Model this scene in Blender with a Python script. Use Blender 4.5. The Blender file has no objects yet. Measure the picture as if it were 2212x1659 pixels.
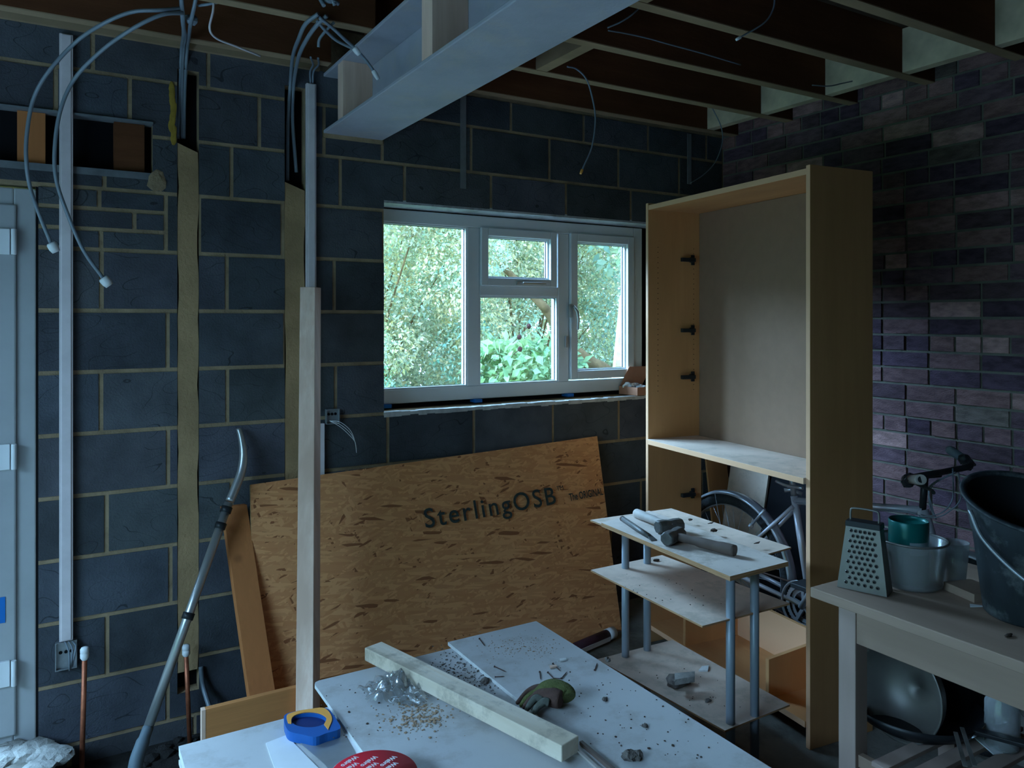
import bpy, math, random
import numpy as np
from mathutils import Vector, Matrix, Euler

# ------------------------------------------------------------------ camera, world, lights, exposure
SC = bpy.context.scene
COL = SC.collection
FPX, CX, HV = 1663.0, 1106.0, 690.0          # focal length in px, image centre, horizon row (2212x1659)
EYE = 1.5
YAW = math.radians(30.8)
cam_d = bpy.data.cameras.new('camera')
cam_d.sensor_width = 36.0
cam_d.lens = FPX / 2212 * 36.0
cam_d.shift_y = -(829.5 - HV) / 2212
cam_d.clip_start = 0.05
cam = bpy.data.objects.new('camera', cam_d)
COL.objects.link(cam)
cam.location = (0, 0, EYE)
cam.rotation_euler = (math.pi / 2, 0, -YAW)
SC.camera = cam

SC.view_settings.view_transform = 'Standard'
SC.view_settings.look = 'None'
SC.view_settings.gamma = 1.0
SC.view_settings.use_curve_mapping = False
SC.view_settings.exposure = 0.0
SC.cycles.max_bounces = 7
SC.cycles.diffuse_bounces = 5
SC.cycles.glossy_bounces = 3
SC.cycles.transmission_bounces = 6
SC.cycles.transparent_max_bounces = 8
SC.cycles.caustics_reflective = False
SC.cycles.caustics_refractive = False
SC.cycles.sample_clamp_indirect = 4.0
SC.cycles.use_denoising = True

W = bpy.data.worlds.new('overcast_sky')
SC.world = W
W.use_nodes = True
W.node_tree.nodes['Background'].inputs[0].default_value = (0.36, 0.65, 1.0, 1)
W.node_tree.nodes['Background'].inputs[1].default_value = 5.4

def area(name, loc, aim, sx, sy, power, col, spread=180, portal=False):
    l = bpy.data.lights.new(name, 'AREA')
    l.shape = 'RECTANGLE'; l.size = sx; l.size_y = sy
    l.energy = power; l.color = col; l.spread = math.radians(spread)
    if portal: l.cycles.is_portal = True
    o = bpy.data.objects.new(name, l); COL.objects.link(o)
    o.location = loc
    d = Vector(aim) - Vector(loc)
    o.rotation_euler = d.to_track_quat('-Z', 'Y').to_euler()
    return o
# daylight entering by the glazed garden doors in the window wall (left of the picture) and
# by the glazed opening in the left wall
SKY = (0.36, 0.65, 1.0)
area('sky_over_patio_doors', (-0.75, 4.30, 2.70), (0.3, 2.2, 0.2), 1.4, 0.7, 10, SKY, 120)
area('sky_over_window', (-0.30, 5.35, 3.05), (2.4, 2.6, 0.9), 5.5, 1.1, 1600, SKY, 170)
area('sky_over_side_opening', (-3.05, 1.00, 2.65), (-0.6, 1.10, 0.9), 3.2, 1.2, 195, SKY, 160)
area('window_portal', (2.05, 3.50, 1.55), (2.05, 0, 1.55), 1.7, 1.0, 1, (1, 1, 1), portal=True)

# ------------------------------------------------------------------ picture-to-room helpers
RX, FX = Vector((math.cos(YAW), -math.sin(YAW), 0)), Vector((math.sin(YAW), math.cos(YAW), 0))
def ray(u, v):
    return RX * ((u - CX) / FPX) + FX + Vector((0, 0, (HV - v) / FPX))
def on_y(u, v, y):
    r = ray(u, v); t = y / r.y
    return Vector((r.x * t, y, EYE + r.z * t))
def on_x(u, v, x):
    r = ray(u, v); t = x / r.x
    return Vector((x, r.y * t, EYE + r.z * t))
def on_z(u, v, z):
    r = ray(u, v); t = (z - EYE) / r.z
    return Vector((r.x * t, r.y * t, z))
def at_t(u, v, t):
    r = ray(u, v)
    return Vector((r.x * t, r.y * t, EYE + r.z * t))

# ------------------------------------------------------------------ materials
MATS = {}
def mat(name, col=(0.5, 0.5, 0.5), rough=0.7, metal=0.0, var=0.0, scale=8.0, bump=0.0, bscale=40.0, attr=None,
        spec=0.3, stretch=(1, 1, 1), col2=None, wood=False, knots=False, dirt=None, dirt_amt=0.5, dscale=3.0, coat=0.0):
    if name in MATS: return MATS[name]
    m = bpy.data.materials.new(name); m.use_nodes = True
    nt = m.node_tree; N = nt.nodes; L = nt.links
    b = N['Principled BSDF']
    b.inputs['Roughness'].default_value = rough
    b.inputs['Metallic'].default_value = metal
    b.inputs['Specular IOR Level'].default_value = spec
    if coat: b.inputs['Coat Weight'].default_value = coat
    tc = N.new('ShaderNodeTexCoord'); mp = N.new('ShaderNodeMapping')
    mp.inputs['Scale'].default_value = stretch
    L.new(tc.outputs['Object'], mp.inputs['Vector'])
    def mix(a, bb, fac, mode='MIX'):
        x = N.new('ShaderNodeMix'); x.data_type = 'RGBA'; x.blend_type = mode
        for s, val in ((6, a), (7, bb), (0, fac)):
            if isinstance(val, (tuple, float, int)):
                x.inputs[s].default_value = (*val, 1) if isinstance(val, tuple) else val
            else: L.new(val, x.inputs[s])
        return x.outputs[2]
    def noise(sc, det=4, ro=0.6, vec=None):
        n = N.new('ShaderNodeTexNoise'); n.inputs['Scale'].default_value = sc
        n.inputs['Detail'].default_value = det; n.inputs['Roughness'].default_value = ro
        L.new(vec or mp.outputs[0], n.inputs['Vector']); return n.outputs['Fac']
    def ramp(fac, a, bb):
        r = N.new('ShaderNodeMapRange'); r.inputs[1].default_value = a; r.inputs[2].default_value = bb
        L.new(fac, r.inputs[0]); return r.outputs[0]
    cur = col
    if attr:
        a = N.new('ShaderNodeVertexColor'); a.layer_name = attr
        cur = mix(cur, a.outputs['Color'], 1.0, 'MULTIPLY')
    if wood:
        g1 = N.new('ShaderNodeMapping'); g1.inputs['Scale'].default_value = tuple(1.0 if q >= 0.99 else 0.22 for q in stretch)
        L.new(mp.outputs[0], g1.inputs['Vector'])
        gf = noise(scale * 9, 5, 0.7, g1.outputs[0])
        cur = mix(cur, col2 or tuple(c * 0.72 for c in col), ramp(gf, 0.35, 0.70))
        if knots:
            vo = N.new('ShaderNodeTexVoronoi'); vo.inputs['Scale'].default_value = 4.5
            m2 = N.new('ShaderNodeMapping'); m2.inputs['Scale'].default_value = tuple(1.0 if s > 0.6 else 1.0 for s in stretch)
            L.new(tc.outputs['Object'], m2.inputs['Vector']); L.new(m2.outputs[0], vo.inputs['Vector'])
            cur = mix(tuple(c * 0.28 for c in col), cur, ramp(vo.outputs['Distance'], 0.05, 0.11))
    if var:
        cur = mix(cur, tuple(c * (1 - var) for c in (col2 or col)) if not attr else (1 - var,) * 3,
                  ramp(noise(scale if not wood else 6.0), 0.38, 0.66), 'MIX' if not attr else 'MULTIPLY')
    if dirt:
        f = N.new('ShaderNodeMath'); f.operation = 'MULTIPLY'; f.inputs[1].default_value = dirt_amt
        L.new(ramp(noise(dscale, 8, 0.7, tc.outputs['Object']), 0.5, 0.62), f.inputs[0])
        cur = mix(cur, dirt, f.outputs[0])
    if isinstance(cur, tuple): b.inputs['Base Color'].default_value = (*cur, 1)
    else: L.new(cur, b.inputs['Base Color'])
    if bump:
        bp = N.new('ShaderNodeBump'); bp.inputs['Strength'].default_value = bump
        bp.inputs['Distance'].default_value = 0.01
        L.new(noise(bscale, 5, 0.65), bp.inputs['Height']); L.new(bp.outputs[0], b.inputs['Normal'])
    MATS[name] = m
    return m

M_block = mat('concrete_block', (0.100, 0.106, 0.120), 0.95, attr='tone', var=0.35, scale=5, bump=0.55, bscale=120, spec=0.15)
def comb_lines(m):
    # thin dark wavy scratches scribbled over the blocks
    nt = m.node_tree; N = nt.nodes; L = nt.links; b = N['Principled BSDF']
    src = b.inputs['Base Color'].links[0].from_socket
    tc = N.new('ShaderNodeTexCoord'); mp = N.new('ShaderNodeMapping'); mp.inputs['Scale'].default_value = (0.55, 0.55, 1)
    L.new(tc.outputs['Object'], mp.inputs['Vector'])
    n = N.new('ShaderNodeTexNoise'); n.inputs['Scale'].default_value = 7; n.inputs['Detail'].default_value = 1
    L.new(mp.outputs[0], n.inputs['Vector'])
    k = N.new('ShaderNodeMath'); k.operation = 'MULTIPLY'; k.inputs[1].default_value = 9; L.new(n.outputs['Fac'], k.inputs[0])
    f = N.new('ShaderNodeMath'); f.operation = 'PINGPONG'; f.inputs[1].default_value = 0.5; L.new(k.outputs[0], f.inputs[0])
    g = N.new('ShaderNodeMath'); g.operation = 'LESS_THAN'; g.inputs[1].default_value = 0.018; L.new(f.outputs[0], g.inputs[0])
    n2 = N.new('ShaderNodeTexNoise'); n2.inputs['Scale'].default_value = 2.0; L.new(tc.outputs['Object'], n2.inputs['Vector'])
    g2 = N.new('ShaderNodeMath'); g2.operation = 'GREATER_THAN'; g2.inputs[1].default_value = 0.5; L.new(n2.outputs['Fac'], g2.inputs[0])
    g3 = N.new('ShaderNodeMath'); g3.operation = 'MULTIPLY'; L.new(g.outputs[0], g3.inputs[0]); L.new(g2.outputs[0], g3.inputs[1])
    g4 = N.new('ShaderNodeMath'); g4.operation = 'MULTIPLY'; L.new(g3.outputs[0], g4.inputs[0]); g4.inputs[1].default_value = 0.6
    mx = N.new('ShaderNodeMix'); mx.data_type = 'RGBA'; L.new(g4.outputs[0], mx.inputs[0]); L.new(src, mx.inputs[6]); mx.inputs[7].default_value = (0.02, 0.022, 0.025, 1)
    L.new(mx.outputs[2], b.inputs['Base Color'])
comb_lines(M_block)
M_mortar = mat('sandy_mortar', (0.42, 0.30, 0.185), 0.95, var=0.35, scale=9, bump=0.6, bscale=60, spec=0.1)
M_brick = mat('brick_faces', (1.0, 1.0, 1.0), 0.95, attr='tone', var=0.45, scale=14, bump=0.7, bscale=90, stretch=(1, 1, 3), spec=0.15)
M_bmort = mat('brick_mortar', (0.21, 0.20, 0.165), 0.95, var=0.3, bump=0.5, spec=0.1)
M_strip = mat('plaster_filled_chase', (0.46, 0.30, 0.16), 0.95, var=0.3, scale=4, bump=0.5, bscale=50, spec=0.1)
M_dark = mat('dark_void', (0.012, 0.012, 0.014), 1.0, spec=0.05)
M_steel = mat('primed_steel', (0.44, 0.44, 0.49), 0.62, 0.0, var=0.18, scale=3, dirt=(0.52, 0.46, 0.38), dirt_amt=0.35, dscale=5, bump=0.15, bscale=30)
M_galv = mat('galvanised_steel', (0.40, 0.43, 0.45), 0.4, 0.6, var=0.25, scale=18)
M_joist_shaded = mat('joist_timber_shaded', (0.17, 0.062, 0.026), 0.85, var=0.4, scale=3, wood=True, stretch=(0.25, 1, 1), bump=0.2, spec=0.15)  # joist timber with the ceiling shade put into its colour
M_block_w = mat('pale_blocking', (0.80, 0.66, 0.45), 0.85, var=0.35, scale=5, spec=0.1)
M_joist_lit = mat('joist_timber_lit', (0.44, 0.30, 0.18), 0.85, var=0.3, scale=5, stretch=(0.4, 1, 1), spec=0.15)  # paler copy of the joist timber, light on the undersides put in as colour
M_pine = mat('pale_pine', (0.98, 0.72, 0.58), 0.75, var=0.25, scale=7, wood=True, knots=True, stretch=(1, 1, 0.16), col2=(0.84, 0.54, 0.40))
M_pine_x = mat('pale_pine_lengthwise', (0.94, 0.83, 0.70), 0.75, var=0.22, scale=7, wood=True, knots=True, stretch=(0.16, 1, 1), col2=(0.88, 0.72, 0.54), dirt=(0.25, 0.2, 0.14), dirt_amt=0.5, dscale=7)
M_orange = mat('orange_pine', (0.62, 0.22, 0.07), 0.75, var=0.25, scale=7, wood=True, knots=True, stretch=(1, 1, 0.16))
M_orange_x = mat('orange_pine_lengthwise', (0.66, 0.27, 0.09), 0.75, var=0.25, scale=7, wood=True, knots=True, stretch=(0.16, 1, 1))
M_upvc = mat('white_upvc', (0.74, 0.76, 0.78), 0.3, var=0.06, scale=3, spec=0.5)
M_upvcd = mat('door_upvc', (0.46, 0.47, 0.48), 0.35, var=0.12, scale=5, spec=0.4)
M_trunk = mat('white_trunking', (0.80, 0.71, 0.72), 0.4, var=0.12, scale=12)
M_bead = mat('black_gasket', (0.02, 0.02, 0.025), 0.6)
M_white = mat('white_plastic', (0.82, 0.83, 0.84), 0.35)
M_cable = mat('grey_cable', (0.20, 0.24, 0.28), 0.38, spec=0.6)
M_black = mat('black_plastic', (0.018, 0.02, 0.022), 0.45)
M_board = mat('plasterboard_paper', (0.60, 0.585, 0.58), 0.85, var=0.10, scale=2.5, dirt=(0.33, 0.28, 0.23), dirt_amt=0.4, dscale=5.0, bump=0.08)
M_core = mat('gypsum_core', (0.78, 0.78, 0.76), 0.95, var=0.15, scale=30, bump=0.5)
M_lam = mat('beech_laminate', (0.62, 0.31, 0.13), 0.6, var=0.10, scale=3, wood=True, stretch=(1, 0.3, 0.3), col2=(0.56, 0.27, 0.11))
M_lamedge = mat('beech_laminate_edge', (0.80, 0.45, 0.26), 0.55)
M_back = mat('cabinet_back_board', (0.30, 0.18, 0.115), 0.8, var=0.08, scale=20)
M_ply = mat('plywood_top', (0.74, 0.62, 0.54), 0.8, var=0.15, scale=6, dirt=(0.30, 0.23, 0.16), dirt_amt=0.5, dscale=9)
M_plyedge = mat('plywood_edge', (0.62, 0.34, 0.17), 0.8, var=0.5, scale=90, stretch=(0.1, 0.1, 6))
M_shelf = mat('dusty_hardboard', (0.74, 0.57, 0.46), 0.85, var=0.15, scale=7, dirt=(0.33, 0.28, 0.21), dirt_amt=0.35, dscale=12)
M_tube = mat('grey_painted_tube', (0.28, 0.32, 0.36), 0.4, 0.2)
M_iron = mat('worn_iron', (0.13, 0.125, 0.12), 0.55, 0.5, var=0.3, scale=30)
M_handle = mat('ash_handle', (0.52, 0.46, 0.42), 0.65, var=0.25, scale=10)
M_handled = mat('dark_wood_handle', (0.17, 0.12, 0.10), 0.6, var=0.25, scale=10)
M_copper = mat('copper_pipe', (0.60, 0.19, 0.10), 0.45, 0.6, var=0.4, scale=25)
M_chrome = mat('brushed_aluminium', (0.48, 0.48, 0.47), 0.32, 0.7)
M_hose = mat('grey_hose', (0.10, 0.13, 0.15), 0.6)
M_floor = mat('concrete_floor', (0.24, 0.225, 0.195), 0.95, var=0.3, scale=4, dirt=(0.09, 0.08, 0.065), dirt_amt=0.8, dscale=2, bump=0.6, bscale=30)
M_soil = mat('dark_rubble_soil', (0.035, 0.032, 0.03), 1.0, var=0.5, scale=20, bump=1.0, bscale=40)
M_rubble = mat('broken_concrete', (0.40, 0.38, 0.35), 0.95, var=0.4, scale=12, bump=1.0, bscale=30)
M_deck = mat('chipboard_deck', (0.09, 0.055, 0.035), 0.9, var=0.3, scale=6)
M_chip = mat('brown_chips', (0.09, 0.06, 0.045), 0.95, var=0.4, scale=60)
M_stone = mat('mortar_lump', (0.20, 0.17, 0.15), 0.95, var=0.5, scale=40, bump=1.0, bscale=60)
M_rust = mat('rusty_metal', (0.10, 0.06, 0.05), 0.6, 0.4)
M_blue = mat('blue_plastic', (0.015, 0.12, 0.42), 0.4)
M_bluerub = mat('dark_blue_rubber', (0.01, 0.03, 0.14), 0.6)
M_yel = mat('amber_rubber', (0.95, 0.42, 0.09), 0.5)
M_blade = mat('saw_blade_steel', (0.42, 0.44, 0.46), 0.35, 0.6, var=0.15)
M_paper = mat('white_card', (0.85, 0.86, 0.88), 0.6, var=0.06)
M_red = mat('red_label', (0.80, 0.015, 0.04), 0.5)
M_gknit = mat('green_knit', (0.18, 0.20, 0.07), 0.95, var=0.3, scale=60, bump=0.8, bscale=200)
M_grub = mat('brown_grip_rubber', (0.13, 0.07, 0.055), 0.8, var=0.3, scale=40, bump=0.4, bscale=100)
M_gfin = mat('grey_green_glove_finger', (0.14, 0.15, 0.125), 0.9, var=0.3, scale=40, bump=0.5, bscale=100)
M_ink = mat('dark_green_ink', (0.045, 0.060, 0.055), 0.9, var=0.4, scale=60)
M_card = mat('brown_cardboard', (0.50, 0.24, 0.15), 0.9, var=0.15, scale=8)
M_frame = mat('bike_frame_paint', (0.50, 0.49, 0.54), 0.35, 0.3)
M_tyre = mat('tyre_rubber', (0.025, 0.027, 0.03), 0.85, bump=1.0, bscale=80)
M_rim = mat('alloy_rim', (0.45, 0.48, 0.52), 0.35, 0.7)
M_fender = mat('silver_mudguard', (0.50, 0.54, 0.60), 0.3, 0.6)
M_birch = mat('birch_bench', (0.42, 0.285, 0.21), 0.6, var=0.14, scale=5, wood=True, stretch=(1, 0.16, 1), col2=(0.36, 0.24, 0.175))
M_birchv = mat('birch_bench_leg', (0.46, 0.33, 0.28), 0.6, var=0.12, scale=5, wood=True, stretch=(1, 1, 0.16), col2=(0.42, 0.30, 0.25))
M_steelp = mat('stainless_steel', (0.22, 0.205, 0.185), 0.45, 0.55, var=0.15, scale=10)
M_green = mat('green_can_paint', (0.005, 0.12, 0.11), 0.3, 0.2)
M_label = mat('grey_label', (0.20, 0.26, 0.27), 0.6)
M_bucket = mat('dusty_black_bucket', (0.028, 0.036, 0.042), 0.55, var=0.3, scale=9, stretch=(3, 3, 0.6), dirt=(0.17, 0.19, 0.19), dirt_amt=0.6, dscale=9)
M_bucket_in = mat('bucket_inside', (0.012, 0.013, 0.014), 0.7)
M_pan = mat('black_pan', (0.016, 0.016, 0.018), 0.4)
M_tag = mat('blue_tape', (0.01, 0.17, 0.55), 0.5)
M_tube_red = mat('dark_red_sleeve', (0.06, 0.02, 0.03), 0.5)
M_grass = mat('grass_ground', (0.10, 0.16, 0.05), 1.0, var=0.4)
M_bark = mat('mossy_bark', (0.24, 0.15, 0.07), 0.95, var=0.4, scale=12, bump=0.8, bscale=20)
M_pole = mat('pale_board_outside', (0.95, 0.8, 0.6), 0.7, dirt=(0.6, 0.4, 0.1), dirt_amt=0.6, dscale=9)
M_flower = mat('dark_red_flower', (0.06, 0.02, 0.02), 0.8)

def leaf_mat(name, col):
    m = bpy.data.materials.new(name); m.use_nodes = True
    nt = m.node_tree; N = nt.nodes; L = nt.links
    for n in list(N): N.remove(n)
    out = N.new('ShaderNodeOutputMaterial'); d = N.new('ShaderNodeBsdfDiffuse'); t = N.new('ShaderNodeBsdfTranslucent')
    g = N.new('ShaderNodeBsdfGlossy'); g.inputs['Roughness'].default_value = 0.4
    a = N.new('ShaderNodeVertexColor'); a.layer_name = 'tone'
    mx = N.new('ShaderNodeMix'); mx.data_type = 'RGBA'; mx.blend_type = 'MULTIPLY'; mx.inputs[0].default_value = 1
    mx.inputs[6].default_value = (*col, 1); L.new(a.outputs['Color'], mx.inputs[7])
    L.new(mx.outputs[2], d.inputs[0]); L.new(mx.outputs[2], t.inputs[0])
    s = N.new('ShaderNodeMixShader'); s.inputs[0].default_value = 0.45
    L.new(d.outputs[0], s.inputs[1]); L.new(t.outputs[0], s.inputs[2])
    s2 = N.new('ShaderNodeMixShader'); s2.inputs[0].default_value = 0.03
    L.new(s.outputs[0], s2.inputs[1]); L.new(g.outputs[0], s2.inputs[2]); L.new(s2.outputs[0], out.inputs[0])
    return m
M_leafA = leaf_mat('pale_leaves', (0.84, 0.86, 0.58))
M_leafB = leaf_mat('broad_leaves', (0.50, 0.70, 0.36))
M_leafC = leaf_mat('blue_green_leaves', (0.64, 0.76, 0.50))

def glass_mat(name, gloss=0.08, rough=0.02, milk=0.0):
    m = bpy.data.materials.new(name); m.use_nodes = True
    nt = m.node_tree; N = nt.nodes; L = nt.links
    for n in list(N): N.remove(n)
    out = N.new('ShaderNodeOutputMaterial'); t = N.new('ShaderNodeBsdfTransparent')
    t.inputs[0].default_value = (0.96, 0.98, 0.98, 1)
    g = N.new('ShaderNodeBsdfGlossy'); g.inputs['Roughness'].default_value = rough
    s = N.new('ShaderNodeMixShader'); s.inputs[0].default_value = gloss
    L.new(t.outputs[0], s.inputs[1]); L.new(g.outputs[0], s.inputs[2]); o_ = s.outputs[0]
    if milk:
        d = N.new('ShaderNodeBsdfDiffuse'); d.inputs[0].default_value = (0.45, 0.46, 0.47, 1)
        s2 = N.new('ShaderNodeMixShader'); s2.inputs[0].default_value = milk; L.new(o_, s2.inputs[1]); L.new(d.outputs[0], s2.inputs[2]); o_ = s2.outputs[0]
    L.new(o_, out.inputs[0])
    return m
M_glass = glass_mat('window_glass', 0.05)
M_film = glass_mat('clear_plastic_film', 0.34, 0.18, 0.16)
M_jar = glass_mat('grimy_glass', 0.18, 0.15, 0.40)

def osb_mat():
    m = bpy.data.materials.new('oriented_strand_board'); m.use_nodes = True
    nt = m.node_tree; N = nt.nodes; L = nt.links; b = N['Principled BSDF']
    b.inputs['Roughness'].default_value = 0.8; b.inputs['Specular IOR Level'].default_value = 0.25
    tc = N.new('ShaderNodeTexCoord'); cur = None
    for i, (ang, sc) in enumerate(((8, 16), (-24, 13), (52, 18), (-68, 15), (20, 24), (-8, 20))):
        r = N.new('ShaderNodeVectorRotate'); r.rotation_type = 'Y_AXIS'; r.inputs['Angle'].default_value = math.radians(ang)
        L.new(tc.outputs['Object'], r.inputs['Vector'])
        mp = N.new('ShaderNodeMapping'); mp.inputs['Scale'].default_value = (0.13, 1, 1.0); mp.inputs['Location'].default_value = (i * 3.1, i, i * 1.7)
        L.new(r.outputs[0], mp.inputs['Vector'])
        v = N.new('ShaderNodeTexVoronoi'); v.inputs['Scale'].default_value = sc * 4.6
        L.new(mp.outputs[0], v.inputs['Vector'])
        sep = N.new('ShaderNodeSeparateColor'); L.new(v.outputs['Color'], sep.inputs[0])
        cr = N.new('ShaderNodeValToRGB'); L.new(sep.outputs[0], cr.inputs[0])
        cr.color_ramp.interpolation = 'CONSTANT'
        pal = [(0, (0.66, 0.27, 0.105)), (0.2, (0.72, 0.32, 0.13)), (0.45, (0.80, 0.37, 0.155)), (0.72, (0.68, 0.285, 0.115)), (0.95, (0.32, 0.115, 0.045))]
        cr.color_ramp.elements[0].color = (*pal[0][1], 1); cr.color_ramp.elements[1].position = pal[1][0]; cr.color_ramp.elements[1].color = (*pal[1][1], 1)
        for p, c in pal[2:]:
            e = cr.color_ramp.elements.new(p); e.color = (*c, 1)
        if cur is None: cur = cr.outputs[0]
        else:
            gt = N.new('ShaderNodeMath'); gt.operation = 'GREATER_THAN'; gt.inputs[1].default_value = 0.58
            L.new(sep.outputs[1], gt.inputs[0])
            mx = N.new('ShaderNodeMix'); mx.data_type = 'RGBA'; L.new(gt.outputs[0], mx.inputs[0]); L.new(cur, mx.inputs[6]); L.new(cr.outputs[0], mx.inputs[7])
            cur = mx.outputs[2]
    L.new(cur, b.inputs['Base Color'])
    bw = N.new('ShaderNodeRGBToBW'); L.new(cur, bw.inputs[0])
    bp = N.new('ShaderNodeBump'); bp.inputs['Strength'].default_value = 0.25; bp.inputs['Distance'].default_value = 0.004
    L.new(bw.outputs[0], bp.inputs['Height']); L.new(bp.outputs[0], b.inputs['Normal'])
    return m
M_osb = osb_mat()
M_osbedge = mat('strand_board_edge', (0.66, 0.40, 0.18), 0.85, var=0.4, scale=50)

# ------------------------------------------------------------------ mesh builder
ROOTS = {}
class MB:
    def __init__(s): s.v = []; s.f = []; s.mi = []; s.cur = 0; s.tone = []; s.t = None; s.sm = []; s.smooth = False
    def add(s, vs, fs):
        n = len(s.v); s.v += [tuple(v) for v in vs]
        for f in fs: s.f.append(tuple(i + n for i in f)); s.mi.append(s.cur); s.tone.append(s.t or (1, 1, 1)); s.sm.append(s.smooth)
        return s
    def box(s, a, b):
        x0, y0, z0 = a; x1, y1, z1 = b
        x0, x1 = min(x0, x1), max(x0, x1); y0, y1 = min(y0, y1), max(y0, y1); z0, z1 = min(z0, z1), max(z0, z1)
        vs = [(x0, y0, z0), (x1, y0, z0), (x1, y1, z0), (x0, y1, z0), (x0, y0, z1), (x1, y0, z1), (x1, y1, z1), (x0, y1, z1)]
        return s.add(vs, [(0, 3, 2, 1), (4, 5, 6, 7), (0, 1, 5, 4), (1, 2, 6, 5), (2, 3, 7, 6), (3, 0, 4, 7)])
    def hexa(s, lo, hi):   # two loops of four points
        return s.add(list(lo) + list(hi), [(0, 3, 2, 1), (4, 5, 6, 7), (0, 1, 5, 4), (1, 2, 6, 5), (2, 3, 7, 6), (3, 0, 4, 7)])
    def beam(s, p0, p1, w, h, up=(0, 0, 1), h0=None, w1=None):   # box along p0->p1
        p0, p1 = Vector(p0), Vector(p1); d = (p1 - p0).normalized(); side = d.cross(Vector(up)).normalized(); u = side.cross(d)
        a, b = side * (w / 2), u * (h / 2)
        a1 = side * ((w1 or w) / 2)
        return s.hexa([p0 - a - b, p0 + a - b, p0 + a + b, p0 - a + b], [p1 - a1 - b, p1 + a1 - b, p1 + a1 + b, p1 - a1 + b])
    def tube(s, pts, r, seg=8, cap=True):
        pts = [Vector(p) for p in pts]; n = len(pts); rs = r if isinstance(r, (list, tuple)) else [r] * n
        rings = []; prev = None; vs = []
        for i, p in enumerate(pts):
            d = (pts[min(i + 1, n - 1)] - pts[max(i - 1, 0)]).normalized()
            if prev is None: a = d.cross(Vector((0, 0, 1))) if abs(d.z) < 0.9 else d.cross(Vector((1, 0, 0)))
            else: a = prev - d * prev.dot(d)
            a.normalize(); prev = a; b = d.cross(a)
            for k in range(seg):
                t = 2 * math.pi * k / seg; vs.append(p + (a * math.cos(t) + b * math.sin(t)) * rs[i])
        fs = []
        for i in range(n - 1):
            for k in range(seg):
                k2 = (k + 1) % seg
                fs.append((i * seg + k, i * seg + k2, (i + 1) * seg + k2, (i + 1) * seg + k))
        sm = s.smooth; s.smooth = True; base = len(s.v); s.add(vs, fs); s.smooth = False
        if cap:
            s.f.append(tuple(base + k for k in reversed(range(seg)))); s.f.append(tuple(base + (n - 1) * seg + k for k in range(seg)))
            s.mi += [s.cur] * 2; s.tone += [s.t or (1, 1, 1)] * 2; s.sm += [False] * 2
        s.smooth = sm; return s
    def cyl(s, p0, p1, r, seg=16, r1=None): return s.tube([p0, p1], [r, r1 if r1 is not None else r], seg)
    def lathe(s, prof, c, seg=32, axis=None, closed=False):   # prof [(r, h)], about axis through c
        c = Vector(c); ax = Vector(axis or (0, 0, 1)).normalized()
        a = ax.cross(Vector((0, 0, 1))) if abs(ax.z) < 0.9 else Vector((1, 0, 0)); a = (a - ax * a.dot(ax)).normalized(); b = ax.cross(a)
        vs = []; n = len(prof)
        for r, h in prof:
            for k in range(seg):
                t = 2 * math.pi * k / seg; vs.append(c + ax * h + (a * math.cos(t) + b * math.sin(t)) * r)
        fs = []
        for i in range(n if closed else n - 1):
            j = (i + 1) % n
            for k in range(seg):
                k2 = (k + 1) % seg; fs.append((i * seg + k, i * seg + k2, j * seg + k2, j * seg + k))
        sm = s.smooth; s.smooth = True; s.add(vs, fs); s.smooth = sm; return s
    def prism(s, poly, vec, mats=None):     # poly list of points, extruded by vec
        poly = [Vector(p) for p in poly]; n = len(poly); vec = Vector(vec)
        vs = poly + [p + vec for p in poly]
        fs = [tuple(reversed(range(n))), tuple(range(n, 2 * n))] + [(i, (i + 1) % n, (i + 1) % n + n, i + n) for i in range(n)]
        return s.add(vs, fs)
    def blob(s, c, r, seed=0, squash=(1, 1, 1), sub=2, rough=0.35):
        import bmesh
        rnd = random.Random(seed); bm = bmesh.new(); bmesh.ops.create_icosphere(bm, subdivisions=sub, radius=1)
        off = Vector((rnd.random() * 9, rnd.random() * 9, rnd.random() * 9))
        from mathutils import noise as mn
        vs = []
        for v in bm.verts:
            k = 1 + rough * mn.noise(v.co * 1.6 + off) + rough * 0.4 * mn.noise(v.co * 4 + off)
            vs.append(Vector(c) + Vector((v.co.x * squash[0], v.co.y * squash[1], v.co.z * squash[2])) * r * k)
        fs = [tuple(v.index for v in f.verts) for f in bm.faces]; bm.free()
        return s.add(vs, fs)
    def build(s, name, mats, parent=None, bevel=0, base=None, kind=None, label=None, cat=None, group=None, autosmooth=False):
        me = bpy.data.meshes.new(name)
        if parent is not None: inv = ROOTS[parent.name_full].inverted()
        elif base is not None: inv = Matrix.Translation(-Vector(base))
        else: inv = Matrix.Identity(4)
        vs = [inv @ Vector(v) for v in s.v]
        me.from_pydata([tuple(v) for v in vs], [], s.f)
        if not isinstance(mats, (list, tuple)): mats = [mats]
        for m in mats: me.materials.append(m)
        me.polygons.foreach_set('material_index', s.mi); me.polygons.foreach_set('use_smooth', s.sm)
        if any(t != (1, 1, 1) for t in s.tone):
            ca = me.color_attributes.new('tone', 'FLOAT_COLOR', 'CORNER')
            arr = []
            for p, t in zip(me.polygons, s.tone): arr += [t[0], t[1], t[2], 1.0] * p.loop_total
            ca.data.foreach_set('color', arr)
        me.update()
        o = bpy.data.objects.new(name, me); COL.objects.link(o)
        if parent is not None:
            o.parent = parent; ROOTS[o.name_full] = ROOTS[parent.name_full]
        else:
            if base is not None: o.location = base
            ROOTS[o.name_full] = Matrix.Translation(Vector(base)) if base is not None else Matrix.Identity(4)
        if bevel:
            md = o.modifiers.new('bevel', 'BEVEL'); md.width = bevel; md.segments = 2; md.limit_method = 'ANGLE'
        tag(o, label, cat, group, kind)
        return o
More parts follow.
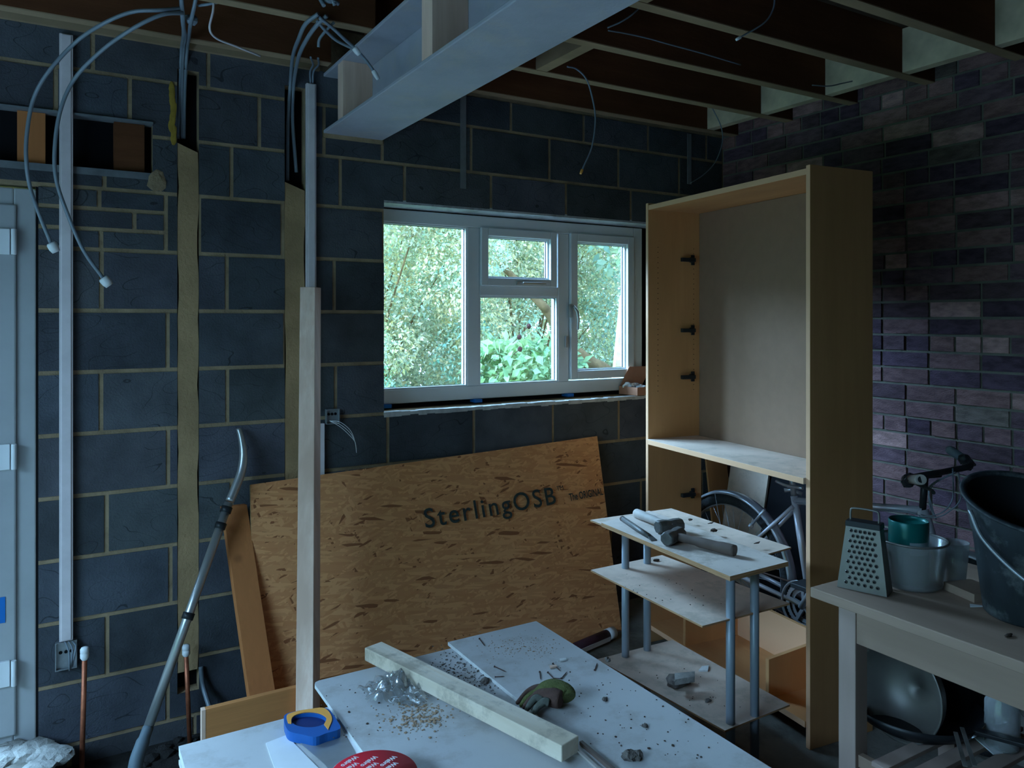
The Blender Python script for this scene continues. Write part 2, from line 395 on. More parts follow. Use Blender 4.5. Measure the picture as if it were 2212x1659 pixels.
def tag(o, label=None, cat=None, group=None, kind=None):
    if label: o['label'] = label
    if cat: o['category'] = cat
    if group: o['group'] = group
    if kind: o['kind'] = kind
    return o
def empty(name, loc, label, cat, group=None, rz=0.0):
    o = bpy.data.objects.new(name, None); COL.objects.link(o); o.empty_display_size = 0.1
    o.location = loc; o.rotation_euler = (0, 0, rz)
    ROOTS[o.name_full] = Matrix.Translation(Vector(loc)) @ Matrix.Rotation(rz, 4, 'Z')
    return tag(o, label, cat, group)
def spline(pts, n=10):     # Catmull-Rom
    pts = [Vector(p) for p in pts]; out = []
    P = [2 * pts[0] - pts[1]] + pts + [2 * pts[-1] - pts[-2]]
    for i in range(1, len(P) - 2):
        for k in range(n):
            t = k / n; a, b, c, d = P[i - 1], P[i], P[i + 1], P[i + 2]
            out.append(0.5 * ((2 * b) + (c - a) * t + (2 * a - 5 * b + 4 * c - d) * t * t + (3 * b - a - 3 * c + d) * t ** 3))
    out.append(pts[-1]); return out
def text_mesh(name, s, size, mtx, m, parent, ext=0.0003, bold=0.0, align='LEFT', label=None, sp=1.0, fit=None):
    c = bpy.data.curves.new(name, 'FONT'); c.body = s; c.size = size; c.extrude = ext; c.offset = bold; c.align_x = align
    c.resolution_u = 4; c.space_character = sp
    o = bpy.data.objects.new(name, c); COL.objects.link(o)
    dg = bpy.context.evaluated_depsgraph_get(); me = bpy.data.meshes.new_from_object(o.evaluated_get(dg))
    bpy.data.objects.remove(o)
    me.materials.clear(); me.materials.append(m)
    if fit:
        xx = [v.co.x for v in me.vertices]; me.transform(Matrix.Diagonal((fit / (max(xx) - min(xx)), 1, 1, 1)))
    me.transform(ROOTS[parent.name_full].inverted() @ mtx)
    o = bpy.data.objects.new(name, me); COL.objects.link(o); o.parent = parent; ROOTS[o.name_full] = ROOTS[parent.name_full]
    if label: o['label'] = label
    return o
R = random.Random(7)

# ------------------------------------------------------------------ rectangles with holes
def cut(rects, hole):
    hx0, hx1, hz0, hz1 = hole; out = []
    for (x0, x1, z0, z1) in rects:
        if hx0 >= x1 or hx1 <= x0 or hz0 >= z1 or hz1 <= z0: out.append((x0, x1, z0, z1)); continue
        if hz0 > z0: out.append((x0, x1, z0, hz0))
        if hz1 < z1: out.append((x0, x1, hz1, z1))
        a, b = max(z0, hz0), min(z1, hz1)
        if hx0 > x0: out.append((x0, hx0, a, b))
        if hx1 < x1: out.append((hx1, x1, a, b))
    return out
YW = 3.217                       # inner face of the window wall
XR = 3.345                       # inner face of the brick wall
XL, YB, ZC = -1.65, -3.2, 2.74
JZ = 2.53
def sx(u, y=YW): return on_y(u, 690, y).x
DOOR = (-1.36, -0.045, -0.3, 1.975)
WIN = (sx(829.5), 2.915, 1.084, 2.028)
VOID = (-1.44, sx(330), 2.052, 2.245)
CH1 = (sx(383), sx(430), 0.0, 2.47)
CH2 = (sx(615), sx(660), 0.0, 2.47)
# ---- back wall (blockwork)
wall = MB()
full = [(XL, XR + 0.3, -0.3, 2.9)]
rear = cut(cut(full, DOOR), WIN)
front = cut(cut(cut(cut(cut(full, DOOR), WIN), VOID), (CH1[0], CH1[1], 0.05, 2.47)), (CH2[0], CH2[1], 0.05, 2.47))
wall.cur = 1
for r in front: wall.box((r[0], YW + 0.004, r[2]), (r[1], YW + 0.075, r[3]))
for r in rear: wall.box((r[0], YW + 0.075, r[2]), (r[1], YW + 0.30, r[3]))
wall.cur = 0
def joints(us, y=YW): return [sx(u) for u in us]
zs = [-0.043 + 0.225 * k for k in range(0, 8)]       # bed joints up to 1.757 (= index 8)
courses = []
known = {0: [362], 1: [231], 2: [368], 3: [230], 4: [363], 5: [218, 491, 725, 838, 1022, 1195, 1337], 6: [362, 616], 7: [219, 490, 722]}
HC = [0.182, 0.407, 0.632, 0.857, 1.082, 1.307, 1.532, 1.757, 1.982, 2.195, 2.41, 2.56]
courseJ = {
    (-0.30, -0.043): [150, 420], (-0.043, 0.182): [362, 640, 960, 1200], (0.182, 0.407): [231, 520, 800, 1080, 1320], (0.407, 0.632): [368, 660, 940, 1200, 1385],
    (0.632, 0.857): [230, 500, 750, 1000, 1230, 1420], (0.857, 1.082): [363, 640, 838, 1024, 1195, 1337, 1470],
    (1.082, 1.307): [218, 491, 725], (1.307, 1.532): [362, 616, 1400, 1500], (1.532, 1.757): [219, 490, 722, 1450],
    (1.982, 2.195): [500, 735, 874, 1061, 1223, 1363, 1480], (2.195, 2.41): [120, 280, 560, 700, 826, 1018, 1187, 1336, 1467], (2.41, 2.56): [200, 450, 750, 900, 1104, 1261, 1400, 1526]}
MJ = 0.0080
def add_block(x0, x1, z0, z1, tone):
    wall.t = tone
    rs = [(x0 + MJ, x1 - MJ, z0 + MJ, z1 - MJ)]
    for h in (DOOR, WIN, VOID, (CH1[0], CH1[1], 0.05, 2.47), (CH2[0], CH2[1], 0.05, 2.47)): rs = cut(rs, h)
    for r in rs:
        if r[1] - r[0] > 0.01 and r[3] - r[2] > 0.01: wall.box((r[0], YW, r[2]), (r[1], YW + 0.006, r[3]))
def rowof(z0, z1, xs):
    for a, b in zip(xs[:-1], xs[1:]):
        k = R.uniform(0.78, 1.22); c = (k * R.uniform(0.95, 1.05), k, k * R.uniform(0.93, 1.07))
        add_block(a, b, z0, z1, c)
for (z0, z1), us in courseJ.items():
    xs = sorted(joints(us)); lo = xs[0]; 
    left = []
    x = lo
    while x > XL: x -= 0.45; left.append(x)
    right = []; x = xs[-1]
    while x < XR: x += 0.45; right.append(min(x, XR))
    rowof(z0, z1, sorted(left) + xs + right)
for z0, ofs in ((1.757, 218), (1.832, 290), (1.907, 214)):      # three courses of coursing bricks over the door, blocks elsewhere
    x = sx(ofs); xs = [x]
    while xs[0] > XL: xs.insert(0, xs[0] - 0.225)
    x0 = sx(358)
    xs = [a for a in sorted(xs + [sx(ofs) + 0.225]) if a < x0 - 0.02] + [x0]
    rowof(z0, z0 + 0.075, xs)
rowof(1.757, 1.982, [sx(358), sx(430), sx(610), sx(829)])
rowof(1.757, 1.982, [2.9, 3.2, XR])
wall.t = None
wall.build('wall_back', [M_block, M_mortar], kind='structure')

# ---- chase fillings
def strip(name, c, z0, z1, seed):
    rr = random.Random(seed); m = MB(); n = 24
    y0, y1 = YW + 0.002, YW + 0.05
    L_, R_ = [], []
    for i in range(n + 1):
        z = z0 + (z1 - z0) * i / n; w = rr.uniform(-0.006, 0.006)
        L_.append((c[0] + 0.001 + max(0, w), z)); R_.append((c[1] - 0.001 - max(0, -w), z))
    R_[-1] = (R_[-1][0], z1 - 0.03)
    for i in range(n):
        m.hexa([(L_[i][0], y0, L_[i][1]), (R_[i][0], y0, R_[i][1]), (R_[i][0], y1, R_[i][1]), (L_[i][0], y1, L_[i][1])],
               [(L_[i + 1][0], y0, L_[i + 1][1]), (R_[i + 1][0], y0, R_[i + 1][1]), (R_[i + 1][0], y1, R_[i + 1][1]), (L_[i + 1][0], y1, L_[i + 1][1])])
    return m.build(name, M_strip, kind='structure')
strip('trim_1', CH1, on_y(405, 1450, YW).z, on_y(400, 310, YW).z, 1)
strip('trim_2', CH2, 0.1, on_y(640, 395, YW).z, 2)
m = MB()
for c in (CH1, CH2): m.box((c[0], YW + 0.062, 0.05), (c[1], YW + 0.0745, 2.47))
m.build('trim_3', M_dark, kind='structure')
m = MB(); fa, fb = on_y(364, 185, YW), on_y(381, 305, YW)
for k in range(9): m.blob(((fa.x + fb.x) / 2 + R.uniform(-.004, .004), YW - .001, fb.z + (fa.z - fb.z) * (k + .5) / 9), .024, 700 + k, (.45, .10, 1.25), 2, .3)
m.build('expanding_foam', mat('yellow_foam', (0.40, 0.26, 0.04), .9, var=.3, scale=20), base=(fb.x, YW, fb.z), label='yellow expanding foam along the left edge of the left chase', cat='foam')
q_ = on_y(338, 392, YW); m = MB(); m.blob((q_.x, YW - .002, q_.z), .035, 811, (1, .25, 1.1), 2, .4)
m.build('mortar_patch', M_mortar, base=(q_.x, YW, q_.z), label='lumpy mortar patch below the right end of the lintel', cat='mortar')
# dark slot round the void above the door
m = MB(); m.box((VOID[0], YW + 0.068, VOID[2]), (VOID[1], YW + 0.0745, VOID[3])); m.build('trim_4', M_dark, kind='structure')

# ---- right brick wall
bw = MB(); bw.cur = 1; bw.box((XR + 0.004, YB, -0.3), (XR + 0.3, YW + 0.3, 2.9)); bw.cur = 0
PAL = [((0.11, 0.072, 0.088), 5), ((0.155, 0.098, 0.102), 5), ((0.23, 0.135, 0.122), 4), ((0.33, 0.19, 0.16), 3), ((0.46, 0.28, 0.23), 1.8), ((0.2, 0.16, 0.12), 0.8)]
tot = sum(w for _, w in PAL)
def pick():
    x = R.uniform(0, tot)
    for c, w in PAL:
        x -= w
        if x <= 0: break
    k = R.uniform(0.75, 1.25); return tuple(v * k * q for v, q in zip(c, (1.25, 1.2, 1.38)))
zb = -0.3; row = 0
while zb < 2.62:
    y = YW - 0.0
    if row % 2: y += 0.1125
    y += R.uniform(-0.01, 0.01)
    run = 0
    while y > YB:
        Lb = 0.225
        if row % 5 == 2 or R.random() < 0.10: Lb = 0.1125
        a, b = y - Lb + 0.011, min(y, YW)
        if b - a > 0.02:
            bw.t = pick(); o = R.uniform(0, 0.004)
            bw.box((XR - o, a, zb + 0.011), (XR + 0.006, b, zb + 0.075))
        y -= Lb
    zb += 0.075; row += 1
bw.t = None
bw.build('wall_right', [M_brick, M_bmort], kind='structure')
# ---- other walls, deck above, floor
m = MB()
for r in cut([(YB - 0.2, YW + 0.3, -0.3, 2.9)], (-0.4, 2.4, 0.1, 2.10)): m.box((XL - 0.2, r[0], r[2]), (XL, r[1], r[3]))
m.build('wall_left', M_block, kind='structure')
m = MB(); m.box((XL - 0.2, YB - 0.2, -0.3), (XR + 0.3, YB, 2.9)); m.build('wall_front', M_block, kind='structure')
m = MB(); m.box((XL, YB, ZC), (XR, YW, ZC + 0.03)); m.build('ceiling', M_deck, kind='structure')
m = MB(); m.box((XL - 0.3, YB - 0.3, 2.9), (XR + 0.4, YW + 0.3, 2.95)); m.build('ceiling_roof', M_deck, kind='structure')
TR = (-0.03, 0.98, 2.62, YW)     # dug-out trench along the wall
fl = MB()
for r in cut([(XL, XR, YB, YW)], TR): fl.box((r[0], r[2], -0.2), (r[1], r[3], 0))
fl.cur = 1; fl.box((TR[0], TR[2], -0.25), (TR[1], TR[3], -0.12))
fl.build('floor', [M_floor, M_soil], kind='structure')
m = MB(); m.box((-8, YW + 0.3, -0.5), (14, 16, -0.25)); m.build('lawn', M_grass, kind='structure')

# ------------------------------------------------------------------ window
YF = 3.35
win = bpy.data.objects.new('window_1', None); COL.objects.link(win); win['kind'] = 'structure'
win.location = (2.0, YF, 1.1); ROOTS[win.name_full] = Matrix.Translation(Vector(win.location))
def wx(u): return on_y(u, 690, YF).x
def bar_frame(mb, x0, x1, z0, z1, w, y0, y1, wl=None, wr=None, wt=None, wb=None):
    wl, wr, wt, wb = (w if q is None else q for q in (wl, wr, wt, wb))
    mb.box((x0, y0, z0), (x0 + wl, y1, z1)); mb.box((x1 - wr, y0, z0), (x1, y1, z1))
    mb.box((x0 + wl, y0, z1 - wt), (x1 - wr, y1, z1)); mb.box((x0 + wl, y0, z0), (x1 - wr, y1, z0 + wb))
m = MB()
FX0, FX1, FZ0, FZ1 = 1.16, wx(1387), 1.108, 2.012
bar_frame(m, FX0, FX1, FZ0, FZ1, 0.06, YF, YF + 0.07, wl=0.10, wb=0.065)
mu1 = (wx(1010), wx(1036)); mu2 = (wx(1206), wx(1229))
m.box((mu1[0], YF + 0.001, FZ0 + 0.065), (mu1[1], YF + 0.069, FZ1 - 0.06)); m.box((mu2[0], YF + 0.001, FZ0 + 0.065), (mu2[1], YF + 0.069, FZ1 - 0.06))
m.box((mu1[1], YF + 0.001, 1.618), (mu2[0], YF + 0.069, 1.668))
m.build('window_frame', M_upvc, win, bevel=0.004)
# sashes
def sash(x0, x1, z0, z1, w, name='sash'):
    s = MB(); bar_frame(s, x0, x1, z0, z1, w, YF - 0.016, YF + 0.05)
    return s.build(name, M_upvc, win, bevel=0.004)
S1 = sash(wx(1037), wx(1200), 1.667, 1.955, 0.040)
S2 = sash(wx(1230), wx(1366), 1.182, 1.958, 0.044)
def pane(x0, x1, z0, z1):
    p = MB(); p.box((x0, YF + 0.028, z0), (x1, YF + 0.034, z1)); g = p.build('pane', M_glass, win)
    b = MB(); bar_frame(b, x0 - 0.004, x1 + 0.004, z0 - 0.004, z1 + 0.004, 0.012, YF + 0.004, YF + 0.022); b.build('glazing_bead', M_upvc, g, bevel=0.003)
    k = MB(); bar_frame(k, x0 + 0.004, x1 - 0.004, z0 + 0.004, z1 - 0.004, 0.006, YF + 0.021, YF + 0.027); k.build('gasket', M_bead, g)
pane(FX0 + 0.10, mu1[0], FZ0 + 0.065, FZ1 - 0.06)
pane(wx(1037) + 0.04, wx(1200) - 0.04, 1.667 + 0.04, 1.955 - 0.04)
pane(mu1[1], mu2[0], FZ0 + 0.065, 1.618)
pane(wx(1230) + 0.044, wx(1366) - 0.044, 1.182 + 0.044, 1.958 - 0.044)
m = MB(); h0 = on_y(1120, 612, YF - 0.03); h1 = on_y(1178, 614, YF - 0.035)
m.box((h0.x - 0.005, YF - 0.026, h0.z - 0.008), (h0.x + 0.07, YF - 0.016, h0.z + 0.010))
m.beam(h0 + Vector((0.02, -0.012, 0)), (h1.x, YF - 0.04, h0.z), 0.010, 0.012); m.build('window_handle', M_chrome, S1, bevel=0.002)
m = MB(); h0 = on_y(1236, 665, YF - 0.03)
m.box((h0.x - 0.012, YF - 0.026, h0.z - 0.05), (h0.x + 0.006, YF - 0.016, h0.z + 0.02))
m.tube([h0 + Vector((0, -0.01, 0.01)), h0 + Vector((0.012, -0.03, -0.02)), h0 + Vector((0.018, -0.032, -0.06)), h0 + Vector((0.016, -0.028, -0.115))], [0.008, 0.009, 0.008, 0.006]); m.build('window_handle', M_chrome, S2)
m = MB(); h0 = on_y(1222, 738, YF)
m.box((h0.x - 0.006, YF - 0.012, h0.z - 0.03), (h0.x + 0.006, YF, h0.z + 0.03)); m.build('keep_plate', M_chrome, win)
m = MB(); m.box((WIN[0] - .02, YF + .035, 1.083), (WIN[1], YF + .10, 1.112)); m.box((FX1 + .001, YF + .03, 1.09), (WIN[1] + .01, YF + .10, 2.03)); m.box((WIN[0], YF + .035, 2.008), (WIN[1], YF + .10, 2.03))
m.build('trim_leak_fill', M_dark, kind='structure')  # dark filler added round the window frame to stop light leaks
# plastic packers, sill strip, soffit board
m = MB()
for u in (834, 1030, 1228):
    p = on_y(u, 875, YF); m.box((p.x - 0.02, YF - 0.02, 1.092), (p.x + 0.02, YF + 0.05, 1.108))
m.build('trim_5', M_tag, kind='structure')
m = MB(); N_ = 40; x0, x1 = WIN[0], WIN[1]
for i in range(N_):
    a = x0 + (x1 - x0) * i / N_; b = x0 + (x1 - x0) * (i + 1) / N_
    m.box((a, YW - 0.003, 1.070 + R.uniform(-0.004, 0.004)), (b, YW + 0.035, 1.088 + R.uniform(-0.002, 0.002)))
m.build('trim_6', mat('pale_sill_mortar', (0.62, 0.60, 0.58), 0.95, var=0.3, scale=20, bump=0.6), kind='structure')
m = MB(); m.box((WIN[0], YW + 0.002, 2.018), (WIN[1], YW + 0.16, 2.030)); m.box((WIN[0], YW + 0.002, 2.03), (WIN[1], YW + 0.012, 2.034))
m.build('trim_7', mat('white_painted_lintel', (0.55, 0.57, 0.60), 0.5, 0.3, dirt=(0.2, 0.2, 0.2), dirt_amt=0.6, dscale=12), kind='structure')

# ------------------------------------------------------------------ glazed door (right jamb of the garden doors)
dr = bpy.data.objects.new('door_1', None); COL.objects.link(dr); dr['kind'] = 'structure'
dr.location = (-0.2, 3.26, 0); ROOTS[dr.name_full] = Matrix.Translation(Vector(dr.location))
YD = 3.235
m = MB(); bar_frame(m, -1.355, -0.052, -0.02, 1.965, 0.068, YD, YD + 0.07); m.build('door_frame', M_upvcd, dr, bevel=0.005)
for (a, b) in ((-1.295, -0.71), (-0.70, -0.112)):
    m = MB(); bar_frame(m, a, b, 0.035, 1.905, 0.085, YD - 0.012, YD + 0.05, wb=0.11); lf = m.build('door_leaf', M_upvcd, dr, bevel=0.006)
    m = MB(); bar_frame(m, a + 0.075, b - 0.075, 0.135, 1.83, 0.018, YD - 0.002, YD + 0.02); m.build('glazing_bead', M_upvc, lf, bevel=0.004)
    m = MB(); m.box((a + 0.085, YD + 0.022, 0.14), (b - 0.085, YD + 0.028, 1.82)); m.build('pane', M_glass, lf)
for v in (522, 987, 1455):
    p = on_y(20, v, YD - 0.02); m = MB(); 
    m.box((-0.185, YD - 0.022, p.z - 0.045), (-0.130, YD - 0.008, p.z + 0.045)); m.cyl((-0.118, YD - 0.026, p.z - 0.045), (-0.118, YD - 0.026, p.z + 0.045), 0.0085)
    m.build('hinge', M_white, dr, bevel=0.002)
p = on_y(4, 1318, YD - 0.013); m = MB(); m.box((p.x - 0.04, YD - 0.0145, p.z - 0.045), (p.x + 0.01, YD - 0.0122, p.z + 0.045)); m.build('blue_tape_patch', M_tag, dr, label='blue tape stuck on the door leaf')
m = MB(); m.box((-0.0535, YD + .004, -.05), (-0.0445, YD + .08, 1.975)); m.build('trim_gap_fill', M_dark, kind='structure')  # black strip added for the dark gap, stops light leaking past the frame
# steel lintel and the dark slot above the door
m = MB(); m.box((VOID[0], YW - 0.0004, 2.030), (VOID[1] - 0.002, YW + 0.06, 2.038)); m.box((VOID[0], YW - 0.0004, 2.038), (VOID[1] - 0.002, YW + 0.006, 2.056))
m.box((VOID[0], YW - 0.012, 2.241), (VOID[1], YW + 0.05, 2.249))
m.build('steel_lintel', mat('dull_lintel_steel', (0.20, 0.215, 0.23), 0.6, var=0.3, scale=12), base=(-0.8, YW, 2.03), label='blue grey steel lintel above the white garden door', cat='lintel')
for u0, u1, lb, mm in ((37, 98, 'clean orange timber stud in the dark slot above the door, left one', M_orange), (246, 312, 'stained brown timber stud in the dark slot above the door, right one', M_joist_shaded)):
    a, b = on_y(u0, 300, YW + 0.02).x, on_y(u1, 300, YW + 0.02).x
    m = MB(); m.box((a, YW + 0.018, VOID[2] + 0.006), (b, YW + 0.066, VOID[3] - 0.005)); m.build('timber_stud', mm, base=((a + b) / 2, YW + 0.04, VOID[2]), label=lb, cat='timber stud')

# ------------------------------------------------------------------ steel beam
BX0, BX1 = 0.985, 1.250; BZ = 2.290; BH = 0.254
bc = (BX0 + BX1) / 2
m = MB()
y0, y1 = -3.0, YW + 0.10
m.box((BX0, y0, BZ), (BX1, YW - 0.001, BZ + 0.014)); m.box((BX0, y0, BZ + BH - 0.014), (BX1, YW - 0.001, BZ + BH)); m.box((bc - 0.005, y0, BZ + 0.014), (bc + 0.005, YW - 0.001, BZ + BH - 0.014))
m.build('steel_beam', M_steel, base=(bc, YW, BZ), bevel=0.003, label='big blue grey steel I-beam running overhead from the wall', cat='steel beam')
m = MB(); m.box((BX0 + 0.0, YW - 0.006, BZ - 0.018), (BX1, YW + 0.002, BZ)); m.build('mortar_bed', M_mortar, base=(bc, YW, BZ - 0.02), label='thin mortar bed under the wall end of the steel beam', cat='mortar')
for u0, u1, v, lb, w in ((915, 946, 50, 'pale timber packer standing in the beam web, nearer the camera', 0.06), (733, 752, 200, 'timber packer standing in the beam web, beside the wall', 0.05)):
    yy = on_x(u0, 125 if u0 > 900 else 258, BX0 + 0.01).y
    # left face at the flange edge
    t = (BZ - EYE) / ray(u0, 0).z
    rr = ray(u0, 690); yb = (BX0 + 0.01) / rr.x * rr.y
    m = MB(); m.box((BX0 + 0.004, yb - w * (1.3 if u0 > 900 else 1.3), BZ + 0.0145), (bc - 0.006, yb, BZ + BH - 0.0145)); m.build('timber_packer', M_pine, base=(BX0 + 0.06, yb - w / 2, BZ + 0.015), label=lb, cat='timber packer')

# ------------------------------------------------------------------ ceiling joists
ORD = ['nearest the window wall', 'second from the window wall', 'third from the window wall', 'fourth from the window wall', 'fifth from the window wall', 'sixth from the window wall', 'seventh from the window wall', 'eighth from the window wall']
def joist(x0, x1, yc, lb, grp):
    m = MB(); m.cur = 0; h = 0.2; w = 0.047
    m.box((x0, yc - w / 2, JZ + 0.004), (x1, yc + w / 2, JZ + h)); m.cur = 1; m.box((x0, yc - w / 2, JZ), (x1, yc + w / 2, JZ + 0.004))
    m.build('ceiling_joist', [M_joist_shaded, M_joist_lit], base=((x0 + x1) / 2, yc, JZ + 0.015), label=lb, cat='joist', group=grp)
rj = [3.12, 2.745, 2.365, 1.985, 1.61, 1.23, 0.85, 0.46]
JZ = 2.545
for i, y in enumerate(rj):
    if i == 0: JZ_ = JZ
    joist(BX0 + 0.02 if i else BX1 + 0.002, XR - 0.004, y, 'ceiling joist right of the steel beam, ' + ORD[i], 'ceiling joists right of the steel beam')
for i, y in enumerate((3.10, 2.665, 2.27)):
    joist(XL + 0.01, BX0 + 0.015 if i else BX0 - 0.01, y, 'dark ceiling joist left of the steel beam, ' + ORD[i], 'ceiling joists left of the steel beam')
for i in range(6):
    ya, yb = rj[i] - 0.0240, rj[i + 1] + 0.0240
    m = MB(); m.box((3.10, yb, JZ + 0.004), (3.15, ya, JZ + 0.19)); m.build('blocking_board', M_block_w, base=(3.12, (ya + yb) / 2, JZ), label='pale blocking between joists beside the brick wall, ' + ['first', 'second', 'third', 'fourth', 'fifth', 'sixth'][i] + ' from the window wall', cat='blocking', group='blocking between the joists')
a = on_z(1165, 152, JZ); b = on_z(1275, 105, JZ)
m = MB(); m.box(((a.x + b.x) / 2 - 0.028, rj[2] + 0.0238, JZ + 0.002), ((a.x + b.x) / 2 + 0.028, rj[1] - 0.0238, JZ + 0.15)); m.build('joist_noggin', M_joist_lit, base=((a.x + b.x) / 2, 2.55, JZ), label='short pale noggin between two joists right of the steel beam', cat='noggin')
a = on_z(1368, 2, JZ); m = MB(); m.box((a.x - 0.0, rj[4] + 0.0238, JZ + 0.002), (a.x + 0.055, rj[3] - 0.0238, JZ + 0.15)); m.build('joist_noggin', M_joist_lit, base=(a.x, 1.8, JZ), label='pale noggin at the top edge of the picture beside the steel beam', cat='noggin')
m = MB(); m.box((XL, YW - 0.02, 2.548), (BX0 - 0.02, YW + 0.0, 2.575)); m.build('trim_8', M_joist_lit, kind='structure')

# ------------------------------------------------------------------ trunking, sockets
def trunking(u0, u1, vt, vb, lb):
    a, b = on_y(u0, vt, YW - 0.025), on_y(u1, vb, YW - 0.025)
    r = empty('cable_trunking', ((a.x + b.x) / 2, YW, b.z), lb, 'cable trunking', 'white cable trunking on the block wall')
    m = MB(); m.box((a.x, YW - 0.022, b.z), (b.x, YW - 0.0005, a.z)); m.build('trunking_base', M_trunk, r, bevel=0.002)
    m = MB(); m.box((a.x + 0.006, YW - 0.026, b.z + 0.004), (b.x - 0.006, YW - 0.0221, a.z - 0.003)); m.build('trunking_lid', M_trunk, r, bevel=0.002)
    return a, b
trunking(128, 158, 70, 1383, 'tall white cable trunking on the block wall beside the garden door')
ta, tb = trunking(663, 684, 178, 884, 'white cable trunking on the block wall above the timber post')
a, b = on_y(697, 915, YW - .02), on_y(701, 1010, YW - .02)
m = MB(); m.box((a.x - 0.03, YW - 0.02, 0.6), (b.x, YW - 0.0005, a.z)); m.build('cable_trunking', M_trunk, base=(a.x - .01, YW, 0.6), label='short white trunking below the socket box behind the post', cat='cable trunking', group='white cable trunking on the block wall')
def socket_box(u0, v0, u1, v1, lb):
    a, b = on_y(u0, v0, YW), on_y(u1, v1, YW); xm = (a.x + b.x) / 2
    r = empty('socket_box', (xm, YW, b.z), lb, 'socket box')
    m = MB(); bar_frame(m, a.x, b.x, b.z, a.z, 0.003, YW - 0.018, YW - 0.0005); m.build('box_rim', M_galv, r)
    m = MB(); m.box((a.x + 0.003, YW - 0.004, b.z + 0.003), (b.x - 0.003, YW - 0.001, a.z - 0.003)); m.build('back_plate', M_galv, r)
    m = MB()
    for k in range(3):
        x = a.x + (b.x - a.x) * (0.25 + 0.25 * k); m.cyl((x, YW - 0.006, (a.z + b.z) / 2 + 0.01), (x, YW - 0.004, (a.z + b.z) / 2 + 0.01), 0.006, 10)
    m.build('knockout', M_dark, r)
    return r
rs = socket_box(119, 1387, 166, 1438, 'galvanised socket box below the tall trunking, wires hanging out')
for k, (du, dv) in enumerate(((0, 0), (8, -4), (16, -8))):
    m = MB(); m.tube(spline([on_y(140 + du, 1385, YW - .015), on_y(148 + du, 1405 + dv, YW - .05), on_y(150 + du * .6, 1430 + dv, YW - .06), on_y(150 + du * .4, 1448 + dv, YW - .03)], 6), 0.0028, 6); m.build('loose_wire', M_cable, rs)
rs = socket_box(702, 884, 731, 914, 'small galvanised socket box beside the timber post, thin wires out')
for k in range(3):
    m = MB(); m.tube(spline([on_y(712, 909, YW - .01), on_y(735, 912 + k * 5, YW - .04), on_y(757, 930 + k * 6, YW - .06), on_y(767, 955, YW - .06), on_y(770, 978 - k * 4, YW - .05)], 6), 0.0013, 6); m.build('loose_wire', M_white, rs)
m = MB()
a = on_y(994, 212, YW); b = on_y(1007, 408, YW); m.box((a.x, YW - 0.004, b.z), (a.x + 0.030, YW - 0.0005, a.z + .03)); m.build('restraint_strap', M_galv, base=(a.x, YW, b.z), label='thin galvanised strap on dark blocks above the window', cat='metal strap')
m = MB(); a = on_y(1484, 300, YW); b = on_y(1490, 398, YW); m.box((a.x, YW - 0.004, b.z), (a.x + 0.030, YW - 0.0005, a.z + .03)); m.build('restraint_strap', M_galv, base=(a.x, YW, b.z), label='dull strap on the dark blocks in the right corner of the window wall', cat='metal strap')

# ------------------------------------------------------------------ cables
def cable(name, pts, r, m_, lb, cat='cable', group=None, ends=None, n=8):
    P = spline(pts, n); base = P[0]
    if ends:
        root = empty(name, P[-1], lb, cat, group)
        m = MB(); m.tube(P, r, 8); m.build('cable_sheath', m_, root)
        for (p, q, rr, mm, nm) in ends:
            m = MB(); m.tube([p, p + (q - p) * .15, p + (q - p) * .6, q], [rr * .8, rr, rr, rr * .75], 10); m.build(nm, mm, root)
        return root
    m = MB(); m.tube(P, r, 8); return m.build(name, m_, base=base, label=lb, cat=cat, group=group)
def yy(lst): return [on_y(u, v, y) for u, v, y in lst]
G = 'looped grey cables by the door'
A = yy([(392, 18, 2.75), (345, 22, 2.72), (285, 26, 2.75), (225, 50, 2.8), (165, 90, 2.9), (105, 155, 2.95), (72, 215, 3.0), (58, 290, 3.02), (57, 350, 3.03), (64, 400, 3.05), (80, 450, 3.05), (110, 525, 3.05)])
cable('looped_cable', A, 0.0065, M_cable, 'grey cable looping down in front of the door corner, shorter and outermost', group=G, ends=[(A[-1], A[-1] + Vector((0.016, -0.0, -0.03)), 0.017, M_white, 'white_end_cap')])
A = yy([(395, 28, 2.75), (350, 32, 2.72), (290, 60, 2.75), (225, 105, 2.85), (165, 165, 2.95), (133, 230, 2.98), (119, 310, 3.0), (121, 385, 3.02), (145, 460, 3.04), (180, 540, 3.06), (222, 600, 3.08)])
cable('looped_cable', A, 0.0065, M_cable, 'grey cable looping down across the tall trunking to a white cap', group=G, ends=[(A[-1], A[-1] + Vector((0.022, -0.0, -0.028)), 0.018, M_white, 'white_end_cap')])
G = 'black cables in the chase beside the door'
for k, (a, b, c, d) in enumerate(((389, 396, 392, 388), (425, 412, 404, 399), (388, 395, 396, 393))):
    cable('chase_cable', yy([(a + 2, -20, 2.7), (b, 50, 2.8), (c + 4, 80, 3.0), (c, 110, 3.19), (d, 200, 3.235), (d - 4 + 2 * k, 300, 3.26)]), 0.0065, M_cable,
          'grey blue cable in the left chase, ' + ['leftmost', 'right one', 'middle one'][k] + ' of three', group=G)
m = MB(); m.blob(on_y(414, 42, 2.8), 0.022, 3, (1, 1, .8)); m.build('tape_bundle', M_cable, base=on_y(414, 42, 2.8), label='taped knot on the cables over the left chase', cat='cable tie')
cable('ceiling_wire', yy([(428, 12, 2.75), (445, 10, 2.72), (480, 4, 2.7), (530, 3, 2.68), (560, 10, 2.68)]), 0.005, M_cable, 'blue grey cable bowed right from the bundle over the left chase')
